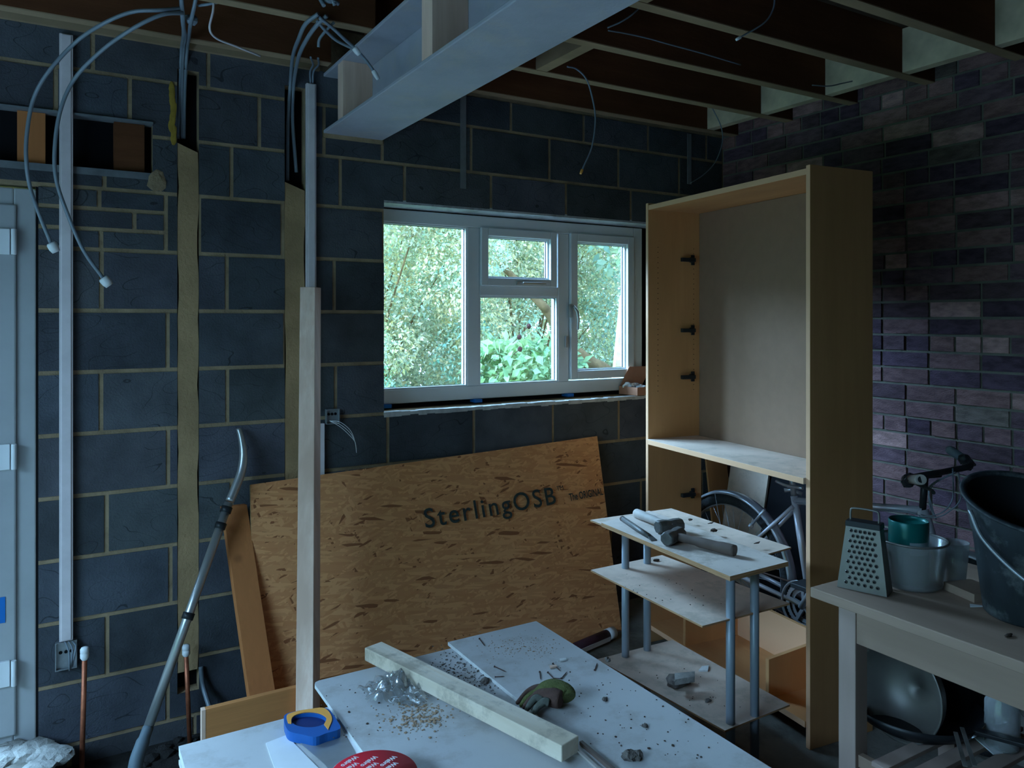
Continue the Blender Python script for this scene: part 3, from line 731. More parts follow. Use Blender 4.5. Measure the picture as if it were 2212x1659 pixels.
cable('flat_white_wire', yy([(462, 0, 2.7), (460, 25, 2.7), (453, 62, 2.72), (468, 83, 2.76), (510, 100, 2.8), (562, 121, 2.88)]), 0.0038, M_trunk, 'thin white wire bent below the joists left of the beam')
G = 'cables over the second chase'
for k, (P_) in enumerate(([(688, 30, 2.6), (660, 52, 2.65), (645, 85, 2.75), (633, 120, 3.0), (628, 170, 3.2), (622, 260, 3.25), (621, 390, 3.265)],
                          [(706, 34, 2.6), (678, 62, 2.65), (652, 105, 2.8), (641, 140, 3.05), (634, 190, 3.22), (632, 260, 3.25), (640, 372, 3.262)])):
    cable('chase_cable', yy(P_), 0.0075, M_cable, 'thick cable bending into the chase above the post, ' + ['left one', 'right one'][k], group=G)
A = yy([(690, 38, 2.6), (720, 62, 2.62), (748, 88, 2.64), (765, 103, 2.65), (790, 130, 2.66), (806, 152, 2.67)])
cable('hanging_cable', A, 0.006, M_cable, 'cable hanging right of the second chase with a white tip near the beam', ends=[(A[-1], A[-1] + Vector((0.02, 0, -0.03)), 0.009, M_white, 'white_plug'), (A[3], A[3] + Vector((0.02, 0, -0.022)), 0.011, M_white, 'white_collar')])
cable('hanging_cable', yy([(684, 45, 2.62), (705, 68, 2.64), (728, 88, 2.66), (764, 106, 2.67)]), 0.0055, M_cable, 'shorter cable beside the white tipped one near the beam')
cable('hanging_cable', yy([(722, 48, 2.62), (705, 65, 2.64), (690, 85, 2.66), (688, 102, 2.67)]), 0.005, M_cable, 'short stub of cable curling down near the beam')
cable('trunking_wire', yy([(671, 124, 2.9), (676, 140, 3.1), (670, 155, 3.18), (671, 180, 3.205)]), 0.004, M_cable, 'left of two bent wires entering the trunking above the post')
cable('trunking_wire', yy([(687, 126, 2.9), (688, 140, 3.1), (677, 155, 3.18), (676, 180, 3.205)]), 0.004, M_cable, 'right of two bent wires entering the trunking above the post')
m = MB(); q = on_y(712, 6, 2.5)
for k in range(6): m.tube(spline([q + Vector((R.uniform(-.04, .04), R.uniform(-.02, .02), R.uniform(-.02, .05))) for _ in range(4)], 5), 0.007, 6)
m.build('cable_bundle', M_cable, base=q, label='tangle of blue grey cable at the top edge left of the beam', cat='cable')
wires = [([(1225, 144, 2.7), (1245, 149, 2.7), (1266, 170, 2.7), (1278, 205, 2.7), (1286, 255, 2.7), (1279, 315, 2.7), (1258, 366, 2.7)], 'thin wire hanging before the window wall with a yellow tip', 0.0036),
         ([(1530, 218, 2.9), (1542, 240, 2.9), (1558, 275, 2.9), (1560, 310, 2.9), (1545, 350, 2.9), (1520, 377, 2.9), (1492, 395, 2.9)], 'thin wire hooked round beside the corner above the cabinet', 0.0028),
         ([(1314, 66, 2.3), (1350, 72, 2.3), (1400, 83, 2.3), (1450, 97, 2.3), (1520, 116, 2.3), (1600, 140, 2.32)], 'thin grey wire lying slack along a joist', 0.003),
         ([(1384, 14, 2.2), (1365, 32, 2.2), (1340, 48, 2.22), (1312, 60, 2.25)], 'short thin wire bending under the joist beside the beam', 0.003),
         ([(1674, -10, 1.9), (1670, 20, 1.9), (1650, 50, 1.9), (1600, 80, 1.92)], 'thin wire hanging at the top edge, right half, small white tip', 0.003),
         ([(1755, 184, 2.2), (1790, 186, 2.2), (1820, 180, 2.2), (1852, 173, 2.2)], 'short pale wire out of the blocking near the brick wall', 0.0028)]
for P_, lb, r in wires:
    A = yy(P_); e = None
    if 'tip' in lb: 
        d = (A[-1] - A[-2]).normalized(); e = [(A[-1], A[-1] + d * 0.022, 0.006, M_yel if 'yellow' in lb else M_white, 'wire_tip')]
    cable('ceiling_wire', A, r, M_cable, lb, 'wire', ends=e)

# ------------------------------------------------------------------ OSB board leaning on the wall
tl, tr = on_y(541, 1047, 3.17), on_y(1290, 942, 3.195)
def lean(pt, u_bot, v_ref, off):      # foot of an edge on the floor
    return None
br = on_z(1343, 1362, 0.0)
bl = Vector((on_z(588, 1500, 0.0).x, 0, 0)); bl = Vector((tl.x + (br.x - tr.x) + 0.02, br.y - 0.02, 0.0))
nrm = ((tr - tl).cross(br - tr)).normalized()
if nrm.y > 0: nrm = -nrm
osb = empty('strand_board', ((bl.x + br.x) / 2, (bl.y + br.y) / 2, 0), 'big sheet of brown strand board leaning on the wall under the window', 'board')
m = MB(); th = 0.015
m.hexa([bl, br, tr, tl], [p - nrm * -th * -1 for p in (bl, br, tr, tl)])
m = MB(); back = [p + nrm * -th for p in (bl, br, tr, tl)]
m.add([bl, br, tr, tl], [(0, 1, 2, 3)]); m.cur = 1
m.add([bl, br, tr, tl] + back, [(4, 7, 6, 5), (0, 4, 5, 1), (1, 5, 6, 2), (2, 6, 7, 3), (3, 7, 4, 0)])
m.build('board_sheet', [M_osb, M_osbedge], osb)
def on_plane(u, v, p0, n):
    r = ray(u, v); o = Vector((0, 0, EYE)); t = (p0 - o).dot(n) / r.dot(n); return o + r * t
a = on_plane(918, 1141, bl, nrm); b = on_plane(1201, 1088, bl, nrm)
ex = (b - a).normalized(); ez = nrm; ey = ez.cross(ex).normalized()
def tmat(p): return Matrix.Translation(p + nrm * 0.0006) @ Matrix((ex, ey, ez)).transposed().to_4x4()
hgt = 0.093
tw = (b - a).length
text_mesh('printed_lettering', 'SterlingOSB', 0.118, tmat(a), M_ink, osb, bold=0.0008, sp=1.2, fit=tw, label='dark printed lettering')
text_mesh('printed_lettering', 'TM', 0.030, tmat(on_plane(1203, 1060, bl, nrm)), M_ink, osb, label='small printed trademark letters')
p_ = on_plane(1231, 1082, bl, nrm)
text_mesh('printed_lettering', 'The ORIGINAL', 0.050, tmat(p_), M_ink, osb, bold=0.0006, fit=(on_plane(1303, 1068, bl, nrm) - p_).length, label='smaller printed words at the edge')

# ------------------------------------------------------------------ timbers against the wall
# upright post
pt = Vector((0, 0, 0))
t0 = on_y(657, 617, 3.13); f0 = on_y(646, 1600, 2.63); f0.z = 0
m = MB()
def post(mb, c0, c1, w, d):
    mb.hexa([(c0.x, c0.y, c0.z), (c0.x + w, c0.y, c0.z), (c0.x + w, c0.y + d, c0.z), (c0.x, c0.y + d, c0.z)],
            [(c1.x, c1.y, c1.z), (c1.x + w, c1.y, c1.z), (c1.x + w, c1.y + d, c1.z + 0.0), (c1.x, c1.y + d, c1.z)])
pl = on_y(648, 620, 3.10); pb = on_y(637, 1612, 2.62); pb.z = 0.0
ax = (pl - pb).normalized()
m.smooth = False
ang = math.radians(38)
d1 = Vector((math.cos(ang * .0), 0, 0))
# section: broad pale face to the left-front, narrow face to the right
w, d = 0.066, 0.100
e1 = Vector((math.cos(math.radians(-2)), math.sin(math.radians(-2)), 0)); e2 = Vector((math.sin(math.radians(26)), math.cos(math.radians(26)), 0)) * 0.075
ar_ = math.radians(-35)
e1 = Vector((math.cos(ar_), math.sin(ar_), 0)) * 0.062; e2 = Vector((-math.sin(ar_), math.cos(ar_), 0)) * 0.075
lo = [pb, pb + e1, pb + e1 + e2, pb + e2]; hi = [pl, pl + e1, pl + e1 + e2, pl + e2]
m.hexa(lo, hi); m.build('timber_post', M_pine, base=pb, bevel=0.002, label='tall pale timber post standing before the strand board', cat='timber post')
# leaning plank
a0, a1 = on_y(481, 1096, 3.165), on_y(553, 1597, 2.80); a1.z = 0.0
b0 = on_y(525, 1088, 3.165)
m = MB(); e1 = Vector((0.092, 0.0, 0)); e2 = Vector((-0.006, 0.022, 0))
m.hexa([a1, a1 + e1, a1 + e1 + e2, a1 + e2], [a0, a0 + e1, a0 + e1 + e2, a0 + e2]); m.build('leaning_plank', M_orange, base=a1, bevel=0.0015, label='orange plank leaning on the wall beside the strand board', cat='plank')
# plank on edge
p = on_y(436, 1535, 2.70); q = on_y(700, 1470, 2.70)
m = MB(); m.box((p.x, 2.70, 0.0), (q.x + 0.1, 2.722, p.z)); m.cur = 1; m.box((p.x - 0.001, 2.699, 0.0), (p.x + 0.012, 2.7225, p.z + 0.0005)); 
m.build('plank_on_edge', [M_orange_x, M_pine], base=(p.x, 2.71, 0), bevel=0.001, label='orange plank standing on edge on the floor behind the plasterboards', cat='plank')

# ------------------------------------------------------------------ vacuum pole, pipes
P1 = [at_t(515, 925, 3.065), at_t(522, 950, 3.06), at_t(526, 985, 3.05), at_t(521, 1020, 3.03), at_t(508, 1055, 3.00), at_t(496, 1083, 2.975)]
P2 = [at_t(494, 1086, 2.97), at_t(320, 1572, 2.62)]
r = empty('vacuum_tube', at_t(285, 1690, 2.50), 'silver vacuum cleaner tube leaning on the wall, hose end down', 'vacuum tube')
m = MB(); m.tube(spline(P1, 5), [0.010 + 0.007 * min(1, i / 12) for i in range(26)], 12); m.build('bent_wand', M_chrome, r)
m = MB(); m.tube(P2, 0.0165, 14); m.build('straight_tube', M_chrome, r)
for f, n_ in ((0.02, 'joint_collar'), (0.10, 'joint_collar'), (0.52, 'joint_collar')):
    p = P2[0].lerp(P2[1], f); q = P2[0].lerp(P2[1], f + 0.03); m = MB(); m.cyl(p, q, 0.021, 14); m.build(n_, M_black, r)
m = MB(); m.tube(spline([P2[1], at_t(306, 1610, 2.57), at_t(294, 1645, 2.53), at_t(288, 1690, 2.50)], 5), [0.018] * 4 + [0.022] * 12, 12); m.build('hose_cuff', M_hose, r)
def pipe(u, vt, vb, u2, y, lb):
    a = on_y(u, vt, y); b = on_y(u2, vb, y); b.z = -0.12
    r = empty('copper_pipe', b, lb, 'pipe', 'capped copper pipes')
    m = MB(); m.cyl(b, a - Vector((0, 0, .03)), 0.0085, 12); m.build('pipe', M_copper, r)
    m = MB(); m.lathe([(0, .008), (.011, .006), (.0145, 0), (.0145, -.012), (.0125, -.014), (.0145, -.016), (.0145, -.03), (.009, -.038)], a, 16); m.build('white_end_cap', M_white, r)
pipe(183, 1402, 1650, 176, 3.10, 'capped copper pipe rising from the trench below the socket box')
pipe(402, 1396, 1600, 410, 3.16, 'capped copper pipe rising behind the vacuum tube')
cable('floor_cable', yy([(434, 1440, 3.21), (438, 1480, 3.19), (450, 1520, 3.15), (462, 1560, 3.1)]), 0.009, M_cable, 'dark cable dropping out of the chase near the floor')
# broken concrete heap and rubble by the door
m = MB(); 
for k in range(26):
    p = on_z(R.uniform(-10, 125), R.uniform(1608, 1665), 0.0); m.blob(p + Vector((0, 0, .0)), R.uniform(.018, .06), k, (1, 1, .45), 2)
m.build('rubble_heap', M_rubble, base=on_z(60, 1640, 0), label='heap of broken concrete at the foot of the garden door', cat='rubble', kind='stuff')
m = MB()
for k in range(60):
    m.blob((R.uniform(0.0, 0.95), R.uniform(2.66, 3.2), -0.115), R.uniform(.01, .03), k, (1, 1, .6), 1)
m.build('trench_rubble', M_soil, base=(0.45, 2.9, -.12), label='dark rubble at the bottom of the trench along the wall', cat='rubble', kind='stuff')

# ------------------------------------------------------------------ plasterboard sheets
def sheet(poly, z0, z1, lb, base=None, mats=None, rag=0.0):
    m = MB(); n = len(poly); z1 = z1; 
    top = [Vector((p[0], p[1], z1)) for p in poly]; bot = [Vector((p[0], p[1], z0)) for p in poly]
    m.cur = 0; m.add(top, [tuple(range(n))]); m.add(bot, [tuple(reversed(range(n)))])
    m.cur = 1; m.add(top + bot, [(i, i + n, (i + 1) % n + n, (i + 1) % n) for i in range(n)])
    m.build('plasterboard_sheet', mats or [M_board, M_core], base=(poly[0][0], poly[0][1], z0), label=lb, cat='plasterboard', group='plasterboard sheets stacked on the floor')
ZT = 0.312
A0 = on_z(676, 1473, ZT + .0); B0 = on_z(970, 1389, ZT + .0125); B1 = on_z(1152, 1343, ZT + .0125); C0 = on_z(386, 1612, ZT - 0.013)
xr = (on_z(1152, 1343, ZT + .0125).x + on_z(1500, 1550, ZT + .0125).x) / 2
NEAR = 0.25
def rnd_corner(cx_, cy_, r=0.02):
    return [(cx_, cy_ - r), (cx_ + r * .3, cy_ - r * .3), (cx_ + r, cy_)]
# polygons counter-clockwise seen from above
pa = [(A0.x, NEAR)] + [(xr, NEAR), (xr, A0.y)] + [(A0.x + 0.02, A0.y), (A0.x + 0.006, A0.y - 0.006), (A0.x, A0.y - 0.02)]
sheet(pa, ZT - 0.0125, ZT, 'wide plasterboard sheet under the timber offcut, rounded far left corner')
pb_ = [(B0.x, 1.62), (B0.x + 0.3, 1.2), (xr + .002, 1.0), (xr + 0.002, B1.y), (B0.x, B0.y)]
pb_ = [(B0.x, NEAR + .1), (xr + .002, NEAR + .1), (xr + 0.002, B1.y - .0), (B0.x, B1.y)]
sheet(pb_, ZT + 0.0003, ZT + 0.0125, 'topmost narrow plasterboard sheet, strewn with screws and a glove')
ZB = 0.075
nS = int((ZT - 0.0125 - ZB) / 0.0128)
words = ['topmost', 'second', 'third', 'fourth', 'fifth', 'sixth', 'seventh', 'eighth', 'ninth', 'tenth', 'eleventh', 'twelfth', 'thirteenth', 'fourteenth', 'fifteenth', 'sixteenth', 'seventeenth', 'eighteenth']
ztop = ZT - 0.0128
for k in range(nS):
    z1 = ztop - k * 0.0128; dx = 0 if k == 0 else R.uniform(-0.004, 0.010)
    sheet([(C0.x + dx, NEAR), (C0.x + 1.2, NEAR), (C0.x + 1.2, C0.y - abs(dx)), (C0.x + dx, C0.y - abs(dx))], z1 - 0.0125, z1, 'plasterboard in the left stack with bright edges, %s from its top' % words[k])
zb_ = ztop - nS * 0.0128
for k, y in enumerate((2.0, 0.9)):
    m = MB(); m.box((C0.x + .05, y - .04, 0), (C0.x + 1.15, y + .04, zb_)); m.build('timber_bearer', M_pine_x, base=(C0.x + .6, y, 0), label='timber bearer under the plasterboard stack, ' + ['far one', 'near one'][k], cat='timber bearer')
# timber offcut lying on the boards
ZP = ZT + 0.0130
e0 = on_z(806, 1392, ZP + .045); e1_ = on_z(1232, 1600, ZP + .045)
e0.z = e1_.z = ZP + 0.0225
dd = (e1_ - e0).normalized(); sd = dd.cross(Vector((0, 0, 1))).normalized()
L_ = (e1_ - e0).length
root = Vector(e0)
MM = Matrix.Translation(e0) @ Matrix((dd, -sd, Vector((0, 0, 1)))).transposed().to_4x4()
me_o = None
m = MB(); m.box((0, -0.036, -0.0225), (L_, 0.036, 0.0225))
o = m.build('timber_offcut', M_pine_x, bevel=0.003, label='pale timber length lying across the plasterboard sheets', cat='timber')
o.matrix_world = MM; o.location = MM.to_translation(); o.rotation_euler = MM.to_euler(); ROOTS[o.name_full] = MM
m = MB()
m.box((L_, -0.035, -0.0215), (L_ + 0.0006, 0.035, 0.0215)); 
def thin_stick(u0, v0, u1, v1, z, w, h, lb, mm, nm='wood_sliver'):
    a, b = on_z(u0, v0, z), on_z(u1, v1, z); m = MB(); m.beam(a, b, w, h); m.build(nm, mm, base=a, label=lb, cat='wood sliver')
thin_stick(1255, 1604, 1330, 1668, ZP + .006, 0.010, 0.010, 'thin grey wood sliver poking out beside the timber length', M_handled)
thin_stick(1250, 1622, 1300, 1668, ZP + .004, 0.008, 0.006, 'paler thin sliver under the end of the timber length', M_handle)
# dirt patches and crumbs
def crumbs(name, n, us, vs, z, rr, mm, lb, seed, flat=0.6, gauss=False):
    q = random.Random(seed); m = MB(); s = None
    for k in range(n):
        if gauss: u, v = q.gauss((us[0] + us[1]) / 2, (us[1] - us[0]) / 4.2), q.gauss((vs[0] + vs[1]) / 2, (vs[1] - vs[0]) / 4.2)
        else: u, v = q.uniform(*us), q.uniform(*vs)
        p = on_z(u, v, z)
        if not (C0.x + .02 < p.x < (xr - .01) or z != ZP): continue
        s_ = q.uniform(*rr) * (1 if q.random() < .85 else 1.7); m.blob(p + Vector((0, 0, s_ * .25)), s_, seed * 100 + k, (1, 1, flat), 1, .5); s = p
    m.build(name, mm, base=s, kind='stuff', label=lb, cat='debris')
def zcr(lst): pass
crumbs('brown_crumbs', 120, (1180, 1560), (1400, 1640), ZP, (.0012, .0032), M_chip, 'scattered brown crumbs on the topmost plasterboard sheet', 3)
crumbs('brown_crumbs', 420, (895, 1130), (1395, 1510), ZT + .0005, (.0012, .0036), M_stone, 'grit scattered between timber length and sheet edge', 4, gauss=True)
crumbs('sandy_debris', 380, (830, 980), (1500, 1590), ZT + .0005, (.0012, .0038), mat('sand_crumbs', (0.42, 0.28, 0.18), .95), 'patch of sandy crumbs beside the crumpled plastic', 5, .5, True)
crumbs('brown_crumbs', 40, (690, 850), (1480, 1600), ZT + .0005, (.001, .003), M_chip, 'few small chips left of the crumpled plastic', 6)
crumbs('sandy_debris', 260, (1030, 1230), (1362, 1432), ZP, (.0008, .0024), mat('sand_crumbs', (0.42, 0.28, 0.18), .95), 'thin sandy dirt at the far end of the topmost sheet', 8, .3, True)
for (u, v, s, lb) in ((1372, 1640, .022, 'dark mortar lump at the bottom edge of the topmost sheet'), (1394, 1570, .008, 'small clod left of the sheet edge below the shelf unit'), (1305, 1512, .009, 'small clod right of the glove'), (1315, 1428, .011, 'small dark lump at the sheet edge beside the shelf unit'), (1052, 1475, .014, 'dark clod wedged at the sheet step beside the timber length')):
    z = ZP if u != 1052 else ZT + .0005; p = on_z(u, v, z); m = MB()
    for k in range(4): m.blob(p + Vector((R.uniform(-s, s) * .6, R.uniform(-s, s) * .6, s * .4)), s * R.uniform(.5, .9), int(u) + k, (1, 1, .8), 2, .6)
    m.build('mortar_lump', M_stone, base=p, label=lb, cat='mortar lump')
# screws and nails
scr = [(1036, 1380, 1048, 1396, 'pale screw near the far edge of the topmost sheet'), (1069, 1440, 1094, 1452, 'dark screw lying left of the glove, near the sheet step'), (1166, 1452, 1168, 1468, 'upright looking short nail above the glove'),
       (1184, 1453, 1196, 1465, 'left leg of the little nail ring above the glove'), (1196, 1465, 1213, 1466, 'middle nail of the little ring above the glove'), (1213, 1465, 1225, 1451, 'right leg of the little nail ring above the glove'),
       (1195, 1434, 1211, 1450, 'dark screw beside the brown chip above the glove'), (1285, 1447, 1290, 1432, 'greenish bent nail near the right sheet edge'), (1070, 1462, 1090, 1461, 'reddish splinter screw left of the glove')]
for a, b, c, d_, lb in scr:
    p, q = on_z(a, b, ZP + .0022), on_z(c, d_, ZP + .0022); r_ = empty('screw', p, lb, 'screw', 'loose screws and nails on the sheet')
    m = MB(); m.tube([p, p.lerp(q, .8), q], [.0016, .0016, .0004], 8); m.build('shank', M_rust, r_)
    m = MB(); dv = (q - p).normalized(); m.tube([p - dv * .0018, p], [.0036, .0018], 10); m.build('screw_head', M_rust, r_)
for (u, v, lb, mm) in ((1215, 1427, 'white flake on a dark chip above the nail ring', M_core), (1194, 1442, 'flat brown wood chip above the nail ring', M_pine)):
    p = on_z(u, v, ZP); m = MB(); m.prism([p + Vector(t) for t in ((-.014, -.006, .001), (.012, -.009, .001), (.016, .004, .001), (-.006, .010, .001))], (0, 0, .004)); m.build('flake', mm, base=p, label=lb, cat='flake')

# glove
gc = on_z(1185, 1520, ZP)
gl = empty('work_glove', gc, 'green knitted work glove with dark grip palm on the sheet', 'glove')
def gp(u, v, h): return on_z(u, v + (h * 560), ZP) + Vector((0, 0, h))
cz = lambda u, v, z: on_z(u, v, ZP + z)
m = MB(); 
ring = []
cu = spline([cz(1158, 1498, .030), cz(1180, 1491, .038), cz(1200, 1490, .040), cz(1222, 1498, .032), cz(1228, 1508, .024)], 5)
m.tube(cu, [.014, .017, .021, .024, .026, .028, .029, .030, .031, .031, .031, .031, .031, .030, .030, .029, .028, .027, .026, .025, .024], 14); m.build('knit_cuff', M_gknit, gl)
m = MB(); m.tube(spline([cz(1212, 1512, .028), cz(1190, 1505, .030), cz(1168, 1505, .028), cz(1150, 1512, .020)], 5), [.024, .027, .028, .029, .029, .028, .027, .026, .025, .024, .023, .021, .02, .018, .016, .014], 14); m.build('palm', M_grub, gl)
fing = [([(1195, 1490, .036), (1165, 1484, .038), (1140, 1494, .026), (1118, 1518, .010)], .0085, M_grub), ([(1190, 1497, .034), (1160, 1495, .036), (1138, 1508, .024), (1126, 1524, .012)], .009, M_gknit),
        ([(1192, 1500, .034), (1165, 1499, .037), (1145, 1511, .026), (1132, 1528, .012)], .0085, M_grub), ([(1172, 1512, .028), (1158, 1508, .032), (1146, 1520, .020), (1138, 1532, .010)], .010, M_gfin),
        ([(1186, 1518, .026), (1176, 1516, .028), (1162, 1526, .018), (1154, 1538, .009)], .011, M_gfin)]
for P_, r_, mm in fing:
    A = spline([cz(*q) for q in P_], 5); n = len(A); m = MB(); m.tube(A, [r_ * (1.15 - .45 * (i / n) ** 2) for i in range(n)], 10); e = A[-1]; m.blob(e, r_ * .72, 5, rough=.1); m.build('glove_finger', mm, gl)

# crumpled plastic
m = MB(); pc = on_z(848, 1500, ZT); import bmesh
bm = bmesh.new(); bmesh.ops.create_grid(bm, x_segments=36, y_segments=30, size=1)
from mathutils import noise as mn
vs = []
for v in bm.verts:
    x, y = v.co.x, v.co.y; rr_ = max(0, 1 - x * x * .8 - y * y * .8)
    n1 = abs(mn.noise(Vector((x * 2.2, y * 2.2, 3)))); n2 = abs(mn.noise(Vector((x * 6, y * 6, 7)))); n3 = mn.noise(Vector((x * 14, y * 14, 1)))
    h = rr_ * (.012 + .07 * n1 + .035 * n2 + .008 * n3) + .002
    wob = 1 + .25 * mn.noise(Vector((x * 1.5, y * 1.5, 11)))
    vs.append(pc + (dd * x * .135 + sd * y * -.110) * wob + Vector((0, 0, h + .001)))
fs = [tuple(v.index for v in f.verts) for f in bm.faces if (lambda c: c.x * c.x + c.y * c.y < .72 + .45 * mn.noise(Vector((c.x * 2, c.y * 2, 5))))(f.calc_center_median())]; bm.free()
m.smooth = True; m.add(vs, fs); m.build('crumpled_plastic_bag', M_film, base=pc, label='crumpled clear plastic bag beside the timber length', cat='plastic bag')

# handsaw with blue handle on white card
ZC_ = ztop + 0.0002
def zc(u, v, h=0): return on_z(u, v, ZC_ + h)
m = MB(); m.prism([zc(574, 1607, 0), zc(618, 1590, 0), zc(706, 1680, 0), zc(600, 1680, 0)], (0, 0, .003)); m.build('white_card_strip', M_paper, base=zc(600, 1620), label='white card strip left of the saw blade', cat='card')
m = MB(); m.prism([zc(727, 1562, 0), zc(742, 1555, 0), zc(792, 1622, 0), zc(792, 1660, 0), zc(764, 1640, 0)], (0, 0, .003)); m.build('white_card_strip', M_paper, base=zc(750, 1600), label='white card strip right of the saw blade against the sheet edge', cat='card')
sw = empty('hand_saw', zc(672, 1570), 'hand saw with blue and amber handle lying on the left stack', 'saw')
m = MB(); m.prism([zc(625, 1585, .004), zc(735, 1570, .004), zc(775, 1640, .004), zc(725, 1680, .004), zc(700, 1650, .004)], (0, 0, .0012)); m.build('saw_blade', M_blade, sw)
H1 = .030
def hz(pts, z0): return [on_z(u, v, ZC_ + z0) for u, v in pts]
outer = [(615, 1543), (630, 1541), (660, 1533), (703, 1530), (722, 1550), (735, 1567), (733, 1577), (706, 1583), (680, 1592), (650, 1585), (622, 1578), (615, 1560)]
# handle as thick ring with an oval grip hole
def ringmesh(out_pts, in_pts, z0, z1, mt, name, parent):
    m = MB(); n = len(out_pts)
    o0 = [Vector((p.x, p.y, ZC_ + z0)) for p in out_pts]; o1 = [Vector((p.x, p.y, ZC_ + z1)) for p in out_pts]
    i0 = [Vector((p.x, p.y, ZC_ + z0)) for p in in_pts]; i1 = [Vector((p.x, p.y, ZC_ + z1)) for p in in_pts]
    m.add(o0 + o1 + i0 + i1, [f for i in range(n) for j in [(i + 1) % n] for f in ((i, j, n + j, i + n), (n + i, n + j, 3 * n + j, 3 * n + i), (2 * n + j, 2 * n + i, 3 * n + i, 3 * n + j), (j, i, 2 * n + i, 2 * n + j))])
    return m.build(name, mt, parent)
cen = on_z(668, 1556, ZC_ + H1)
outer = [(q_.x, q_.y) for q_ in spline([Vector((a_, b_, 0)) for a_, b_ in [(614, 1560), (615, 1544), (640, 1536), (672, 1531), (702, 1529), (716, 1538), (727, 1555), (736, 1572), (722, 1579), (704, 1584), (681, 1592), (655, 1587), (624, 1579), (614, 1560)]], 4)][:-1]
on = 72; op = [on_z(u, v, ZC_ + H1) for u, v in outer]
def resample(poly, c, n):
    out = []
    for k in range(n):
        t = 2 * math.pi * k / n; d = Vector((math.cos(t), math.sin(t))); best = None
        for i in range(len(poly)):
            a, b = poly[i], poly[(i + 1) % len(poly)]
            e = Vector((b.x - a.x, b.y - a.y)); w_ = Vector((a.x - c.x, a.y - c.y)); den = d.x * e.y - d.y * e.x
            if abs(den) < 1e-9: continue
            s_ = (w_.x * e.y - w_.y * e.x) / den; q_ = (w_.x * d.y - w_.y * d.x) / den
            if s_ > 0 and -1e-6 <= q_ <= 1 + 1e-6: best = max(best or 0, s_)
        out.append(Vector((c.x + d.x * best, c.y + d.y * best, 0)))
    return out
OP = resample(op, cen, on)
hole = [on_z(667 + 38 * math.cos(t), 1556 + 15 * math.sin(t), ZC_ + H1) for t in [2 * math.pi * k / 40 for k in range(40)]]
IP = resample(hole, cen, on)
ringmesh(OP, IP, .003, H1, M_blue, 'handle_body', sw)
yo = [(626, 1543), (650, 1536), (702, 1532), (716, 1552), (718, 1570), (706, 1577), (696, 1566)]
ypoly = []
m = MB(); 
seg_ = [(622, 1544), (632, 1556), (640, 1547), (664, 1541), (690, 1546), (702, 1556), (697, 1568), (708, 1579), (717, 1573), (717, 1553), (704, 1531), (650, 1536)]
P_ = hz(seg_, H1 + .0005)
def sp2(pts): return [(q_.x, q_.y) for q_ in spline([Vector((a_, b_, 0)) for a_, b_ in pts], 6)]
inner = hz(sp2([(629, 1564), (631, 1551), (645, 1543), (667, 1539), (690, 1542), (705, 1552), (700, 1566)]), H1 + .0005)
outr = hz(sp2([(622, 1563), (620, 1546), (640, 1538), (668, 1533), (701, 1531), (717, 1552), (709, 1577)]), H1 + .0005)
n = len(inner); vs = inner + outr
m.add(vs + [v + Vector((0, 0, .002)) for v in vs], [f for i in range(n - 1) for f in ((i, i + n, i + n + 1, i + 1), (2 * n + i, 2 * n + i + 1, 3 * n + i + 1, 3 * n + i), (i, i + 1, 2 * n + i + 1, 2 * n + i), (n + i, 3 * n + i, 3 * n + i + 1, n + i + 1))] + [(0, 2 * n, 3 * n, n), (n - 1, 2 * n - 1, 4 * n - 1, 3 * n - 1)])
m.build('amber_grip', M_yel, sw)
m = MB(); bl_ = hz([(622, 1578), (650, 1588), (680, 1596), (735, 1572), (734, 1580), (682, 1602), (650, 1594), (622, 1584)], .002); m.prism(bl_, (0, 0, .012)); m.build('blade_clamp', M_black, sw)
m = MB(); m.prism([Vector((p.x, p.y, ZC_ + .004)) for p in IP], (0, 0, .016)); m.build('grip_floor', M_bluerub, sw)

# red reel
rc = on_z(806, 1682, ZT + .05)
rl = empty('tape_reel', (rc.x, rc.y, ZT), 'round reel with a red label covered in white lettering', 'reel')
e_l, e_r = on_z(706, 1659, ZT + .05), on_z(908, 1659, ZT + .05); top_ = on_z(806, 1620, ZT + .05)
rad = 0.112
rc = Vector((top_.x, top_.y, 0)); ray2 = Vector((ray(806, 1640).x, ray(806, 1640).y, 0)).normalized(); rc = rc - ray2 * rad
m = MB(); m.lathe([(0, 0), (rad, 0), (rad, .003), (rad - .012, .004), (rad - .012, .044), (rad, .045), (rad, .0485), (0, .0485)], (rc.x, rc.y, ZT + .0005), 64); m.build('reel_body', M_white, rl)
m = MB(); m.lathe([(0, 0.0), (rad - .0015, 0.0), (rad - .0015, .0008), (0, .0008)], (rc.x, rc.y, ZT + .0492), 64); m.build('red_disc', M_red, rl)
zt = ZT + .0503
pW, pO = on_z(808, 1632, zt), on_z(762, 1664, zt); tdir = (pO - pW); tl_ = tdir.length; tdir.normalize(); tn = Vector((0, 0, 1)).cross(tdir)
for i in range(-6, 7):
    for j in range(-5, 6):
        p = pW + tdir * (j * (tl_ * .86) + i * .02) + tn * (i * 0.021)
        e = p + tdir * tl_ * .68
        if (Vector((p.x, p.y, 0)) - rc.to_3d()).length < rad - .006 and (Vector((e.x, e.y, 0)) - rc).length < rad - .006 and (Vector(((p + tn * .014).x, (p + tn * .014).y, 0)) - rc).length < rad - .004 :
            text_mesh('label_lettering', 'Webro', tl_ * .68 / 2.6, Matrix.Translation(p) @ Matrix((tdir, tn, Vector((0, 0, 1)))).transposed().to_4x4(), M_paper, rl, ext=.0002, bold=.0004, fit=tl_ * .68)

